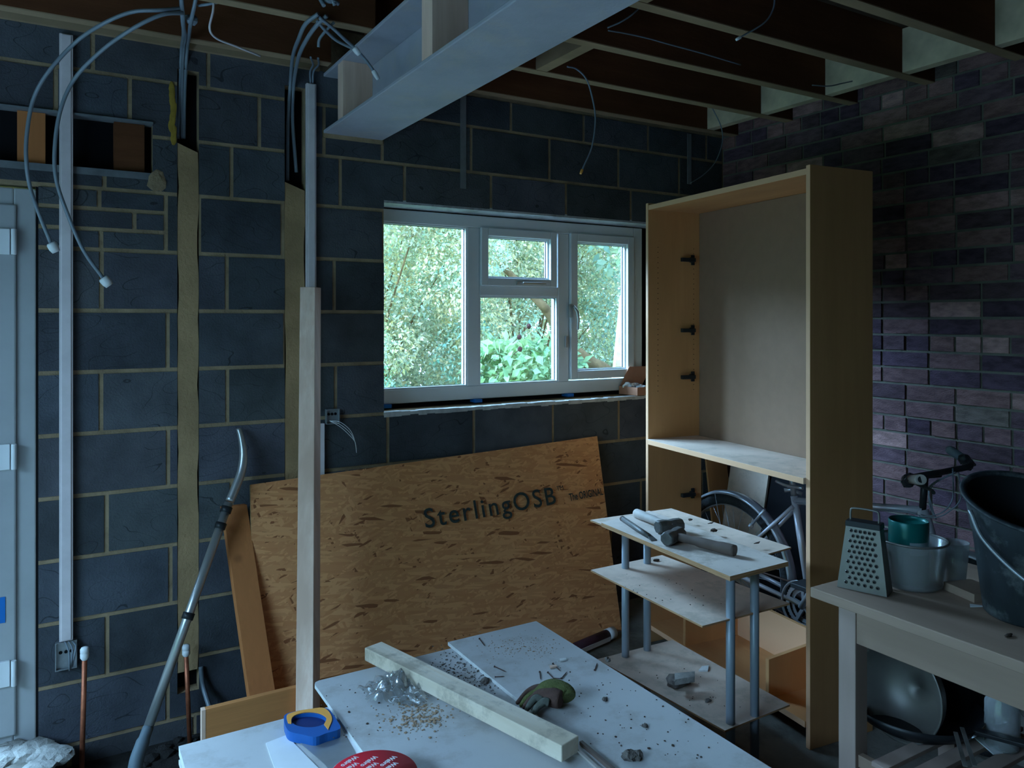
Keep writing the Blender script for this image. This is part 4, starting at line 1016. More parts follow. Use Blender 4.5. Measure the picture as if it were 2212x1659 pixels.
# caulk tube
a, b = on_z(1245, 1400, .03), on_z(1325, 1366, .03)
r = empty('sealant_tube', (a.x, a.y, 0), 'dark and white sealant cartridge lying under the strand board', 'sealant tube')
m = MB(); m.cyl(a, a.lerp(b, .82), .025, 20); m.build('cartridge_sleeve', M_tube_red, r)
m = MB(); m.cyl(a.lerp(b, .82), b, .027, 20); m.build('white_end', M_white, r)
m = MB(); q = Vector((0, 0, 0)); sdir = (b - a).normalized().cross(Vector((0, 0, 1))); m.beam(a + sdir * .022 - Vector((0, 0, .008)), a.lerp(b, .8) + sdir * .022 - Vector((0, 0, .008)), .008, .02); m.build('printed_band', M_white, r)

# ------------------------------------------------------------------ three tier shelf unit on grey tubes
ZT1, ZM, ZL = 0.722, 0.545, 0.205
su = empty('shelf_unit', (2.2, 1.95, 0), 'three tier shelf unit on grey tube legs beside the tall cabinet', 'shelf unit')
def plate(us, z, th, nm, mt, me_, lab=None):
    P_ = [on_z(u, v, z) for u, v in us]
    m = MB(); m.prism([p - Vector((0, 0, th)) for p in P_], (0, 0, th)); m.mi = [me_i for me_i in m.mi]
    m.mi = [1, 0] + [1] * len(P_)
    m.build(nm, [mt, me_], su, label=lab); return P_
plate([(1275, 1123), (1450, 1098), (1709, 1182), (1660, 1196)][::1] + [(1570, 1240)], ZT1 - .016, .006, 'top_shelf', M_shelf, M_plyedge)
plate([(1299, 1129), (1402, 1103), (1703, 1213), (1577, 1245)][::1], ZT1, .015, 'plywood_board', M_ply, M_plyedge, 'thick plywood piece laid on the top shelf')
plate([(1276, 1231), (1430, 1199), (1706, 1303), (1517, 1352)], ZM, .006, 'middle_shelf', M_shelf, M_plyedge)
plate([(1290, 1424), (1453, 1382), (1706, 1522), (1566, 1578)], ZL, .006, 'bottom_shelf', M_shelf, M_plyedge)
for (u, v, vb_) in ((1351, 1222, 1418), (1398, 1214, 1404), (1578, 1325, 1562), (1630, 1312, 1545)):
    p = on_z(u, vb_, ZL); top_z = ZT1 - .0225
    m = MB(); m.cyl((p.x, p.y, 0), (p.x, p.y, top_z), .0145, 20); m.build('leg', M_tube, su)
# rubble on shelf unit
def lump(u, v, z, s, lb, mm=M_stone, nm='rubble_piece', seed=1, sq=(1.4, 1, .6)):
    p = on_z(u, v, z); m = MB()
    for k in range(2): m.blob(p + Vector((R.uniform(-s, s) * .3, R.uniform(-s, s) * .3, s * .5)), s, seed + k, sq, 2, .7)
    return m.build(nm, mm, base=p, label=lb, cat='rubble')
lump(1465, 1478, ZL, .030, 'brown brick fragment on the bottom shelf', seed=11)
p = on_z(1476, 1470, ZL + .03); m = MB(); m.prism([p + Vector(t) for t in ((-.05, -.012, 0), (.02, -.035, .004), (.045, -.01, .006), (-.02, .022, .002))], (0, 0, .020)); m.build('mortar_slab_piece', M_rubble, base=p, label='flat pale mortar piece on top of the brick fragment', cat='rubble')
p = on_z(1520, 1446, ZL); m = MB(); m.prism([p + Vector(t) for t in ((-.03, -.005, 0), (.0, -.022, 0), (.032, .005, 0), (.005, .014, 0))], (0, 0, .006)); m.build('plaster_flake', M_core, base=p, label='white plaster flake lying behind the brick fragment', cat='flake')
lump(1528, 1515, ZL, .008, 'small dark lump on the bottom shelf beside the tube leg', seed=31)
lump(1418, 1212, ZM, .008, 'small reddish lump on the middle shelf at the back', M_chip, seed=41)
lump(1542, 1148, ZT1, .009, 'dark crumb on the top board right of the hammers', M_chip, seed=51)
lump(1492, 1124, ZT1, .006, 'small dark crumb near the far edge of the top board', M_chip, seed=61)
for u, v, lb in ((1636, 1174, 'curled wood shaving near the right edge of the top board'), (1536, 1131, 'thin dark shaving at the far edge of the top board')):
    p = on_z(u, v, ZT1); m = MB(); m.prism([p + Vector(t) for t in ((-.018, 0, 0.001), (.0, -.006, .001), (.016, .002, .003), (0, .005, .001))], (0, 0, .002)); m.build('wood_shaving', M_chip, base=p, label=lb, cat='wood shaving')
q = random.Random(5)
for nm, z, box_, cnt in (('fine_crumbs', ZL, (1360, 1640, 1440, 1530), 70), ('fine_crumbs', ZM, (1340, 1600, 1230, 1310), 40)):
    m = MB(); s = None
    for k in range(cnt):
        u, v = q.uniform(box_[0], box_[1]), q.uniform(box_[2], box_[3])
        if z == ZL and v < 1395 + (u - 1400) * .5: continue
        if z == ZM and abs(v - (1215 + (u - 1340) * .36 + 25)) > 30: continue
        if z == ZL and v > 1470 + (u - 1400) * .7: continue
        p = on_z(u, v, z); m.blob(p + Vector((0, 0, .001)), q.uniform(.001, .0028), k, (1, 1, .6), 1); s = p
    m.build(nm, M_chip, base=s, kind='stuff', label='fine dark crumbs on the %s shelf' % ('bottom' if z == ZL else 'middle'), cat='debris')
# hammers
def hammer(hu, hv, tu, tv, hl, lb, mh, hr=.0145, yawh=0, hd=.048):
    hc = on_z(hu, hv, ZT1 + hd / 2 + .001); tc_ = on_z(tu, tv, ZT1 + .017)
    r = empty('club_hammer', (hc.x, hc.y, ZT1), lb, 'hammer')
    d = (tc_ - hc); d.z = 0; Lh = d.length; d.normalize(); s = d.cross(Vector((0, 0, 1)))
    c, sn = math.cos(yawh), math.sin(yawh)
    m = MB()
    hx = s; w = hd
    # octagonal head across the handle
    prof = [(-hl / 2, w * .47), (-hl / 2 + .006, w * .55), (-hl * .2, w * .56), (0, w * .50), (hl * .2, w * .56), (hl / 2 - .006, w * .55), (hl / 2, w * .47)]
    vs = []; 
    for x, rad_ in prof:
        for k in range(8):
            t = math.pi / 8 + k * math.pi / 4; vs.append(hc + hx * x + d * (rad_ * math.cos(t)) * 1.0 + Vector((0, 0, rad_ * math.sin(t) * .95)))
    fs = [(i * 8 + k, i * 8 + (k + 1) % 8, (i + 1) * 8 + (k + 1) % 8, (i + 1) * 8 + k) for i in range(6) for k in range(8)] + [tuple(range(7, -1, -1)), tuple(range(48, 56))]
    m.add(vs, fs); m.build('hammer_head', M_iron, r, bevel=.002)
    m = MB(); A = [hc - d * .02, hc + d * .03, hc.lerp(tc_, .45), hc.lerp(tc_, .8), tc_]; m.tube(spline(A, 4), [hr * x for x in ([.75] * 4 + [.82] * 4 + [1.0] * 4 + [1.12] * 4 + [1.1])], 14); m.build('handle', mh, r)
hammer(1446, 1136, 1375, 1109, .105, 'club hammer with pale handle lying furthest back on the shelf unit', M_handle, .0165)
hammer(1455, 1158, 1588, 1190, .105, 'club hammer with dark wooden handle lying in front', M_handled, .0175)
a, b, c_ = on_z(1344, 1120, ZT1 + .009), on_z(1382, 1146, ZT1 + .009), on_z(1413, 1166, ZT1 + .004)
r = empty('cold_chisel', (a.x, a.y, ZT1), 'steel cold chisel lying left of the two hammers', 'chisel')
m = MB(); m.tube([a, a.lerp(c_, .03)], [.011, .010], 8); m.build('struck_end', M_rust, r)
m = MB(); m.tube([a.lerp(c_, .03), b, b.lerp(c_, .7)], [.0105, .0105, .010], 6); m.build('shaft', M_iron, r)
m = MB(); e = b.lerp(c_, .7); dv = (c_ - e).normalized(); s = dv.cross(Vector((0, 0, 1))); m.hexa([e - s * .008 - Vector((0, 0, .004)), e + s * .008 - Vector((0, 0, .004)), e + s * .008 + Vector((0, 0, .006)), e - s * .008 + Vector((0, 0, .006))], [c_ - s * .012 - Vector((0, 0, .003)), c_ + s * .012 - Vector((0, 0, .003)), c_ + s * .012 - Vector((0, 0, .001)), c_ - s * .012 - Vector((0, 0, .001))]); m.build('chisel_tip', M_iron, r)

# ------------------------------------------------------------------ tall cabinet
H = 2.04
P1 = Vector((2.374, 2.764, 0)); P2 = Vector((2.264, 1.771, 0)); WC = (P1 - P2).length
rz = math.atan2((P1 - P2).y, (P1 - P2).x) - math.pi / 2
cab = empty('tall_cabinet', P2, 'tall beech cabinet carcass with one shelf and open lower half', 'cabinet', rz=rz)
CM = ROOTS[cab.name_full]
class LB(MB):      # builder in cabinet coordinates
    def build(s, name, mats, parent=None, **k):
        s.v = [tuple(CM @ Vector(v)) for v in s.v]; return MB.build(s, name, mats, parent or cab, **k)
D = 0.305; T_ = .019
def cpanel(name, a, b, mt, edge=None, **k):
    m = LB(); m.box(a, b)
    if edge: m.mi[5] = 1
    return m.build(name, [mt] + ([edge] if edge else []), bevel=.001, **k)
M_lam_z = mat('beech_laminate_side', (0.62, 0.31, 0.13), 0.6, var=0.10, scale=3, wood=True, stretch=(1, 1, 0.2), col2=(0.56, 0.27, 0.11))
far_side = cpanel('side_panel', (0, WC - T_, 0), (D, WC, H - .0), M_lam_z, M_lamedge)
near_side = cpanel('side_panel', (0, 0, 0), (D, T_, H + .0), M_lam_z, M_lamedge)
cpanel('top_panel', (0.002, T_, H - .032), (D, WC - T_, H - .010), M_lam, M_lamedge)
SZ = .945
cpanel('shelf', (-0.012, T_, SZ - .022), (D - .02, WC - T_, SZ), M_shelf, M_lamedge, label='dusty fixed shelf')
cpanel('back_panel', (D - .012, T_, SZ - .02), (D - .006, WC - T_, H - .033), M_back)
cpanel('bottom_panel', (-.005, T_, .07), (D, WC - T_, .092), M_lam, M_lamedge)
for y in (WC * .33, WC * .66):
    cpanel('plinth_foot', (.02, y, 0), (.04, y + .02, .07), M_lam)
cpanel('low_back_rail', (D - .02, T_, .092), (D - .002, WC - T_, .268), M_lam, M_lamedge)
yd1 = 0.18; yd2 = .70
for y in (0.20, 0.70):
    m = LB(); m.hexa([(0.0, y, .092), (D - .02, y, .092), (D - .02, y + .016, .092), (0.0, y + .016, .092)], [(0.0, y, .235), (D - .02, y, .262), (D - .02, y + .016, .262), (0.0, y + .016, .235)]); m.build('divider', M_lam)
for v in (562, 713, 813, 1065):
    # runner bracket on the inside of the far side panel
    d_ = ray(1495, v); lp = CM.inverted() @ Vector((0, 0, EYE)); ld = CM.inverted().to_3x3() @ d_; t = (WC - T_ - lp.y) / ld.y; h = lp + ld * t
    m = LB(); m.box((h.x - .008, h.y - .008, h.z - .024), (h.x + .010, h.y - .0005, h.z + .024)); m.box((h.x - .075, h.y - .030, h.z - .010), (h.x - .0, h.y - .010, h.z + .008)); m.box((h.x - .02, h.y - .012, h.z - .012), (h.x + .004, h.y - .004, h.z + .012)); m.build('hinge_bracket', M_black, far_side, bevel=.002)
m = LB()
for xx in (.055, D - .045):
    for k in range(34):
        z = SZ + .22 + k * .024
        if z < H - .2: m.cyl((xx, WC - T_ - .0005, z), (xx, WC - T_ + .001, z), .0022, 6)
m.build('shelf_pin_holes', M_dark, far_side)
# boards leaning behind the cabinet
def lean_board(u0, u1, vt, x_top, x_bot, th, zt_, lb, mt, y_sh=0, nm='leaning_board', grp=None):
    a = on_x(u0, vt, x_top); b = on_x(u1, vt, x_top)
    m = MB(); y0, y1 = b.y, a.y
    m.hexa([(x_bot, y0 + y_sh, 0), (x_bot + th, y0 + y_sh, 0), (x_bot + th, y1 + y_sh, 0), (x_bot, y1 + y_sh, 0)], [(x_top, y0, zt_), (x_top + th, y0, zt_), (x_top + th, y1, zt_), (x_top, y1, zt_)])
    m.build(nm, mt, base=(x_bot, (y0 + y1) / 2, 0), label=lb, cat='board', group=grp)
a, b = on_y(1514, 1020, 3.185), on_y(1562, 1020, 3.185)
m = MB(); m.hexa([(a.x, 3.04, 0), (b.x - .02, 3.04, 0), (b.x - .02, 3.052, 0), (a.x, 3.052, 0)], [(a.x, 3.19, 1.05), (b.x - .02, 3.19, 1.05), (b.x - .02, 3.202, 1.05), (a.x, 3.202, 1.05)])
m.build('leaning_board', M_lam, base=((a.x + b.x) / 2, 3.05, 0), label='tan board leaning in the corner behind the cabinet', cat='board')
lean_board(1604, 1686, 1020, 3.315, 3.06, .012, 1.15, 'pale board leaning on the brick wall behind the bicycle', M_shelf, -0.02)
lean_board(1690, 1800, 1020, 3.30, 3.02, .020, 1.00, 'dark board leaning on the brick wall behind the bicycle frame', M_dark, -0.02)

# ------------------------------------------------------------------ bicycle
XB = 2.74
bk = empty('bicycle', (XB, 2.1, 0), 'grey bicycle parked between cabinet and brick wall', 'bicycle')
def bp_(y, z, dx=0): return Vector((XB + dx, y, z))
AX, FXw = (2.575, .34), (1.50, .34)
def wheel(y, z, nm):
    m = MB(); prof = [(.314 + .026 * math.cos(t), .026 * math.sin(t)) for t in [2 * math.pi * k / 12 for k in range(12)]]
    m.lathe(prof, bp_(y, z), 56, axis=(1, 0, 0), closed=True); ty = m.build('tyre', M_tyre, bk)
    m = MB(); m.lathe([(.298, -.011), (.300, .011), (.286, .009), (.284, 0), (.286, -.009)], bp_(y, z), 56, axis=(1, 0, 0), closed=True); rm = m.build('rim', M_rim, bk)
    m = MB()
    for k in range(28):
        t = 2 * math.pi * k / 28; s = .03 if k % 2 else -.03
        m.tube([bp_(y + math.cos(t + .3) * .02, z + math.sin(t + .3) * .02, s), bp_(y + math.cos(t) * .288, z + math.sin(t) * .288)], .0012, 4)
    m.build('spokes', M_rim, rm)
    m = MB(); m.cyl(bp_(y, z, -.045), bp_(y, z, .045), .016, 14); m.build('hub', M_rim, rm)
wheel(*AX, 'rear'); wheel(*FXw, 'front')
def mudguard(y, z, a0, a1):
    m = MB(); n = 30; rr0 = .352; vs = []; prof = [(-.028, -.012), (-.020, -.002), (0, .002), (.020, -.002), (.028, -.012)]
    for i in range(n + 1):
        t = math.radians(a0 + (a1 - a0) * i / n)
        for (x, h) in prof: vs.append(bp_(y + math.cos(t) * (rr0 + h), z + math.sin(t) * (rr0 + h), x))
    m.smooth = True; m.add(vs, [(i * 5 + k, i * 5 + k + 1, (i + 1) * 5 + k + 1, (i + 1) * 5 + k) for i in range(n) for k in range(4)])
    o = m.build('mudguard', M_fender, bk); md = o.modifiers.new('solid', 'SOLIDIFY'); md.thickness = .0015
    m = MB()
    for s in (-.03, .03): m.tube([bp_(y, z, s), bp_(y + math.cos(math.radians(75)) * .345, z + math.sin(math.radians(75)) * .345, s * .8)], .002, 6)
    m.build('mudguard_stay', M_fender, o)
mudguard(AX[0], AX[1], 175, 20); mudguard(FXw[0], FXw[1], 160, 20)
BBp = (2.14, .30); ST = (2.225, .74); HT0, HT1 = (1.655, .80), (1.615, .68)
def fr(nm, a, b, r, mt=M_frame, d0=0, d1=0): m = MB(); m.tube([bp_(a[0], a[1], d0), bp_(b[0], b[1], d1)], r, 12); return m.build(nm, mt, bk)
fr('seat_tube', BBp, (ST[0] + .0, ST[1]), .015); fr('top_tube', (2.22, .72), (1.65, .80), .015); fr('down_tube', BBp, (1.62, .69), .019); fr('head_tube', HT0, HT1, .021)
for s in (-1, 1):
    fr('chain_stay', (BBp[0] + .04, BBp[1]), AX, .010, M_frame, s * .035, s * .055); fr('seat_stay', (2.215, .70), AX, .008, M_frame, s * .02, s * .055)
    fr('fork_blade', (1.60, .66), FXw, .011, M_frame, s * .05, s * .05)
fr('seat_post', (ST[0], ST[1]), (2.245, .86), .0125, M_rim)
m = MB(); m.tube(spline([bp_(2.37, .88), bp_(2.30, .885), bp_(2.2, .88), bp_(2.10, .875)], 5), [.05, .055, .062, .066, .066, .06, .05, .04, .032, .026, .022, .02, .02, .019, .017, .012], 12); sd_o = m.build('saddle', M_black, bk)
m = MB(); m.tube([bp_(2.26, .76, -.02), bp_(2.24, .765, .0), bp_(2.2, .75, .02)], .009, 8); m.tube(spline([bp_(2.28, .80, -.05), bp_(2.23, .79, -.045), bp_(2.14, .795, -.05)], 4), .007, 8); m.build('seat_clamp', M_rim, bk)
# stem, bar, grips, levers
fr('stem', (1.655, .80), (1.645, .93), .012, M_black); fr('stem_extension', (1.645, .93), (1.59, .945), .013, M_black)
m = MB(); HB = [bp_(1.70, .925, -.29), bp_(1.62, .935, -.17), bp_(1.585, .95, -.06), bp_(1.585, .95, .06), bp_(1.62, .935, .17), bp_(1.70, .925, .26)]
HB = [on_x(1990, 1036, XB - .28), bp_(1.63, .935, -.15), bp_(1.590, .95, -.05), bp_(1.590, .95, .05), bp_(1.56, .97, .15), on_x(2052, 972, XB + .27)]
m.tube(spline(HB, 5), .011, 12); hbo = m.build('handlebar', M_black, bk)
for i, (p, q) in enumerate(((HB[0], HB[1]), (HB[5], HB[4]))):
    d_ = (q - p).normalized(); m = MB(); m.tube([p, p + d_ * .02, p + d_ * .11], [.017, .0175, .016], 12); m.build('grip', M_hose if i else M_handle, hbo)
    m = MB(); s0 = p + d_ * .13; m.tube(spline([s0, s0 + Vector((-.02, -.045, -.01)), s0 - d_ * .06 + Vector((-.02, -.065, -.02)), s0 - d_ * .11 + Vector((-.02, -.06, -.03))], 4), .006, 8); m.blob(s0, .022, i, rough=.2); m.blob(s0 + d_ * .03 + Vector((0, 0, -.012)), .020, i + 5, rough=.3); m.build('brake_lever', M_black, hbo)
for k in range(4):
    m = MB(); e = on_x(1990 - 10 * k, 1112 + 3 * k, XB - .02)
    m.tube(spline([on_x(2070 - 6 * k, 1020 - k * 4, XB), on_x(2076 - k * 9, 1075, XB - .05), on_x(2050 - k * 6, 1105, XB - .05), on_x(2020 - 4 * k, 1118 - 2 * k, XB - .04), e] if k % 2 == 0 else [on_x(2064, 1020, XB), on_x(2015 - 2 * k, 1050, XB - .06), on_x(2006 + 2 * k, 1090, XB - .06), on_x(2022, 1122, XB - .03)], 8), .0024, 6); m.build('control_cable', M_cable, bk)
m = MB(); m.tube(spline([on_x(1988, 1114, XB - .02), on_x(1950, 1104, XB - .02), on_x(1880, 1100, XB - .02), bp_(2.2, .72, -.02)], 6), .0025, 6); m.build('control_cable', M_cable, bk)
# chainset
for rr_, x, nm in ((.088, -.045, 'chainring'), (.070, -.036, 'inner_chainring')):
    m = MB(); vs = []; n = 84
    for k in range(n):
        t = 2 * math.pi * k / n; ro = rr_ + (.004 if k % 2 else 0)
        for r2 in (ro, rr_ - .014):
            for xx in (0, .003): vs.append(bp_(BBp[0] + math.cos(t) * r2, BBp[1] + math.sin(t) * r2, x + xx))
    m.add(vs, [f for k in range(n) for j in [(k + 1) % n] for f in ((k * 4, j * 4, j * 4 + 1, k * 4 + 1), (k * 4 + 2, k * 4 + 3, j * 4 + 3, j * 4 + 2), (k * 4, k * 4 + 2, j * 4 + 2, j * 4), (k * 4 + 1, j * 4 + 1, j * 4 + 3, k * 4 + 3))])
    for k in range(5):
        t = 2 * math.pi * k / 5 + .2; m.beam(bp_(BBp[0], BBp[1], x + .0015), bp_(BBp[0] + math.cos(t) * (rr_ - .012), BBp[1] + math.sin(t) * (rr_ - .012), x + .0015), .014, .004, up=(1, 0, 0))
    m.build(nm, M_rim, bk)
m = MB(); n = 40; vs = []
for k in range(n):
    t = 2 * math.pi * k / n
    for r2, xx in ((.108, -.056), (.100, -.050)): vs.append(bp_(BBp[0] + math.cos(t) * r2, BBp[1] + math.sin(t) * r2, xx))
m.smooth = True; m.add(vs, [(k * 2, ((k + 1) % n) * 2, ((k + 1) % n) * 2 + 1, k * 2 + 1) for k in range(n)]); o = m.build('chain_guard', M_rim, bk); md = o.modifiers.new('s', 'SOLIDIFY'); md.thickness = .002
for s in (-1, 1):
    e = (BBp[0] + .10 * s * .75, BBp[1] - .12 * s); m = MB(); m.tube([bp_(*BBp, s * .062), bp_(e[0], e[1], s * .075)], [.013, .009], 8); cr_ = m.build('crank_arm', M_rim, bk)
    m = MB(); m.box((XB + s * .08, e[0] - .045, e[1] - .010), (XB + s * .165, e[0] + .045, e[1] + .012)); m.build('pedal', M_black, cr_, bevel=.004)
m = MB()
for s in (1, -1): m.tube([bp_(BBp[0], BBp[1] + s * .085, -.044), bp_(AX[0], AX[1] + s * .035, -.044)], .004, 6)
m.build('chain', M_rust, bk)
m = MB(); m.tube([bp_(BBp[0] + .05, BBp[1] - .0, .05), bp_(BBp[0] + .05, 0.02, .11)], .008, 8); m.build('kick_stand', M_black, bk)
m = MB(); m.tube([on_x(1622, 1136, XB - .05), on_x(1652, 1100, XB - .05)], .006, 8); m.blob(on_x(1622, 1136, XB - .05), .012, 2, rough=.2); m.build('rear_brake', M_rim, bk)

# ------------------------------------------------------------------ work bench on the right
ZW = .75
c0 = on_z(1750, 1268, ZW)
wb = empty('work_bench', (c0.x + .3, c0.y - .5, 0), 'birch work bench with slatted lower shelf at the right edge', 'bench')
BXd, BYl = .60, 1.5
m = MB(); m.box((c0.x, c0.y - BYl, ZW - .028), (c0.x + BXd, c0.y, ZW)); m.build('bench_top', M_birch, wb, bevel=.003)
apx = c0.x + .045
lg = on_z(1787, 1325, ZW - .03)
lx = c0.x + .035; lw = .052
for (x, y) in ((lx, c0.y - .065 - lw + .0), (c0.x + BXd - .09, c0.y - .065 - lw), (lx, c0.y - BYl + .06), (c0.x + BXd - .09, c0.y - BYl + .06)):
    m = MB(); m.box((x, y, 0), (x + lw, y + lw, ZW - .0285)); m.build('leg', M_birchv, wb, bevel=.002)
ly = c0.y - .065 - lw
m = MB(); m.box((lx + .004, c0.y - BYl + .06 + lw, ZW - .125), (lx + .026, ly - .0, ZW - .0285)); m.build('apron', M_birch, wb, bevel=.002)
m = MB(); m.box((lx + lw, ly + .01, ZW - .115), (c0.x + BXd - .09, ly + .03, ZW - .0285)); m.build('apron', M_birch, wb)
m = MB(); m.box((c0.x + BXd - .065, c0.y - BYl + .06 + lw, ZW - .115), (c0.x + BXd - .045, ly, ZW - .0285)); m.build('apron', M_birch, wb)
ZS = .335
for x in (lx + .012, c0.x + BXd - .075):
    m = MB(); m.box((x, c0.y - BYl + .06 + lw, ZS - .045), (x + .02, ly, ZS - .012)); m.build('shelf_rail', M_birch, wb, bevel=.001)
y = ly - .05
while y > c0.y - BYl + .15:
    m = MB(); m.box((lx - .004, y - .042, ZS - .012), (c0.x + BXd - .04, y, ZS)); m.build('shelf_slat', M_birchv, wb, bevel=.001); y -= .075
# grater
gb = on_z(1862, 1283, ZW); 
gr = empty('box_grater', gb, 'steel box grater with wire handle on the bench corner', 'grater', rz=0)
ga = on_z(1808, 1268, ZW); gbb = on_z(1916, 1291, ZW)
ue = (gbb - ga); ue.z = 0; wg = ue.length; ue.normalize(); ve = Vector((0, 0, 1)).cross(ue); 
if ve.dot(FX) < 0: ve = -ve
hg = .185; wt = wg * .66; dg_, dt = .062, .040
def G_(a, b, z): return ga + ue * a + ve * b + Vector((0, 0, z))
lo = [G_(0, 0, .001), G_(wg, 0, .001), G_(wg, dg_, .001), G_(0, dg_, .001)]
ofx = (wg - wt) / 2; oy = (dg_ - dt) / 2
hi = [G_(ofx, oy, hg), G_(ofx + wt, oy, hg), G_(ofx + wt, oy + dt, hg), G_(ofx, oy + dt, hg)]
m = MB(); m.add(lo + hi, [(0, 1, 5, 4), (1, 2, 6, 5), (2, 3, 7, 6), (3, 0, 4, 7), (4, 5, 6, 7)]); go = m.build('grater_body', M_steelp, gr)
md = go.modifiers.new('s', 'SOLIDIFY'); md.thickness = .001
m = MB(); m2 = MB()
fn = (lo[1] - lo[0]).cross(hi[0] - lo[0]).normalized()
if fn.dot(FX) > 0: fn = -fn
for row_ in range(11):
    f = .10 + row_ * .078; wl = 5 
    for k in range(wl + (row_ % 2 == 0)):
        s_ = (k + (.0 if row_ % 2 == 0 else .5)) / 5
        a_ = lo[0].lerp(hi[0], f).lerp(lo[1].lerp(hi[1], f), .17 + .66 * s_)
        m.lathe([(.0052, 0), (.0042, .0022), (.0028, .003)], a_ + fn * .0005, 10, axis=fn); m2.lathe([(0.0, 0.0001), (.0030, .0001)], a_ + fn * .0032, 10, axis=fn)
m.build('grating_teeth', M_steelp, go); m2.build('grating_holes', M_dark, go)
m = MB(); m.hexa([h - Vector((0, 0, .012)) + (h - (hi[0] + hi[2]) / 2).normalized() * .004 for h in hi], [h + Vector((0, 0, .004)) + (h - (hi[0] + hi[2]) / 2).normalized() * .003 for h in hi]); m.build('black_collar', M_black, gr, bevel=.002)
hl_ = G_(ofx + .006, oy + dt / 2, hg); hr_ = G_(ofx + wt - .006, oy + dt / 2, hg)
m = MB(); m.tube(spline([hl_, hl_ + Vector((0, 0, .026)), hl_.lerp(hr_, .12) + Vector((0, 0, .036)), hl_.lerp(hr_, .88) + Vector((0, 0, .036)), hr_ + Vector((0, 0, .026)), hr_], 5), .0028, 8); m.build('handle', M_steelp, gr)
# glass bowl / pot with green can
pc = on_z(2006, 1288, ZW); pc = pc + FX * .085; pc.z = ZW
po = empty('glass_jug', pc, 'grimy clear mixing bowl holding the green can', 'bowl')
m = MB(); m.lathe([(0, .002), (.066, .002), (.076, .010), (.090, .13), (.092, .132), (.088, .132), (.074, .014), (0, .008)], pc, 40); m.build('bowl_wall', M_jar, po)
m = MB(); m.lathe([(.0885, .127), (.0925, .129), (.0930, .133), (.089, .134)], pc, 40, closed=True); m.build('rim', M_steelp, po)
hd_ = -RX; m = MB(); m.tube(spline([pc + hd_ * .088 + Vector((0, 0, .122)), pc + hd_ * .116 + Vector((0, 0, .110)), pc + hd_ * .112 + Vector((0, 0, .045)), pc + hd_ * .106 + Vector((0, 0, .02))], 5), .0075, 8); m.build('handle', M_trunk, po)
cb = pc + Vector((0, 0, .012)) - RX * .008 + FX * .005
gn = empty('green_can', cb, 'green metal can standing in the clear bowl', 'can')
m = MB(); m.lathe([(0, 0), (.052, 0), (.052, .170), (.0505, .173), (.049, .170), (.049, .162), (0, .160)], cb, 40); m.build('can_body', M_green, gn)
m = MB(); lbn = 10; vs = []
for k in range(lbn + 1):
    t = math.radians(215 + k * 6) - YAW * 0
    dvec = Vector((math.cos(t), math.sin(t), 0)); vs += [cb + dvec * .0526 + Vector((0, 0, .085)), cb + dvec * .0526 + Vector((0, 0, .120))]
m.smooth = True; m.add(vs, [(2 * k, 2 * k + 2, 2 * k + 3, 2 * k + 1) for k in range(lbn)]); m.build('paper_label', M_label, gn)
# thin plastic cup right of the can
pc2 = pc + RX * .134 + FX * .03
m = MB(); m.lathe([(0, 0.001), (.030, .001), (.040, .115), (.0385, .115), (.029, .004), (0, .004)], pc2, 24); m.build('plastic_cup', M_jar, base=pc2, label='thin clear cup right of the bowl', cat='cup')
# pale scrap boards at back of bench
bb = on_z(2120, 1300, ZW)
m = MB(); a = on_z(2068, 1262, ZW + .012); b = on_z(2135, 1290, ZW + .012); m.beam(a, b, .09, .022); m.build('wood_scrap', M_birch, base=a, label='pale wood scrap lying between the bowl and the bucket', cat='wood scrap')
a = on_z(2110, 1312, ZW); m = MB(); m.prism([a + Vector(t) for t in ((-.016, .008, .0005), (.004, .020, .0005), (.026, -.012, .0005))], (0, 0, .002)); m.build('paper_scrap', M_paper, base=a, label='white paper scrap beside the foot of the bucket', cat='paper')
a = on_z(2178, 1375, ZW); m = MB(); m.blob(a + Vector((0, 0, .003)), .008, 9, (2, .7, .4)); m.build('brown_chip', M_chip, base=a, label='small brown chip on the bench in front of the bucket', cat='debris')
# bucket
kc = on_z(2292, 1368, ZW) + FX * .10; kc.z = ZW
kb = empty('builders_bucket', kc, 'dusty black builders bucket on the bench at the right edge', 'bucket')
m = MB(); m.lathe([(0, .004), (.102, .002), (.108, .008), (.132, .20), (.136, .205), (.147, .268), (.150, .285)], kc, 48); m.build('bucket_wall', M_bucket, kb)
m = MB(); m.lathe([(0, .010), (.100, .010), (.128, .20), (.144, .284)], kc, 48); m.build('bucket_inside', M_bucket_in, kb)
m = MB(); m.lathe([(.144, .280), (.158, .281), (.160, .286), (.156, .291), (.145, .290)], kc, 48, closed=True); m.build('rim', M_bucket, kb)
hA = kc - RX * .158 + Vector((0, 0, .270)); hB = kc + RX * .158 + Vector((0, 0, .270))
m = MB(); m.tube(spline([hA, hA + RX * .01 - FX * .05 + Vector((0, 0, -.06)), kc - RX * .09 - FX * .155 + Vector((0, 0, .135)), kc - FX * .175 + Vector((0, 0, .118)), kc + RX * .09 - FX * .155 + Vector((0, 0, .135)), hB + Vector((0, 0, -.06)) - FX * .05, hB], 7), .0055, 8); m.build('handle', M_galv, kb)
def rimtilt(o_):
    for v in o_.data.vertices:
        h = max(0, v.co.z) / .285; v.co.z += h * h * .30 * (v.co.xy.dot(FX.xy))
for o_ in kb.children: rimtilt(o_)
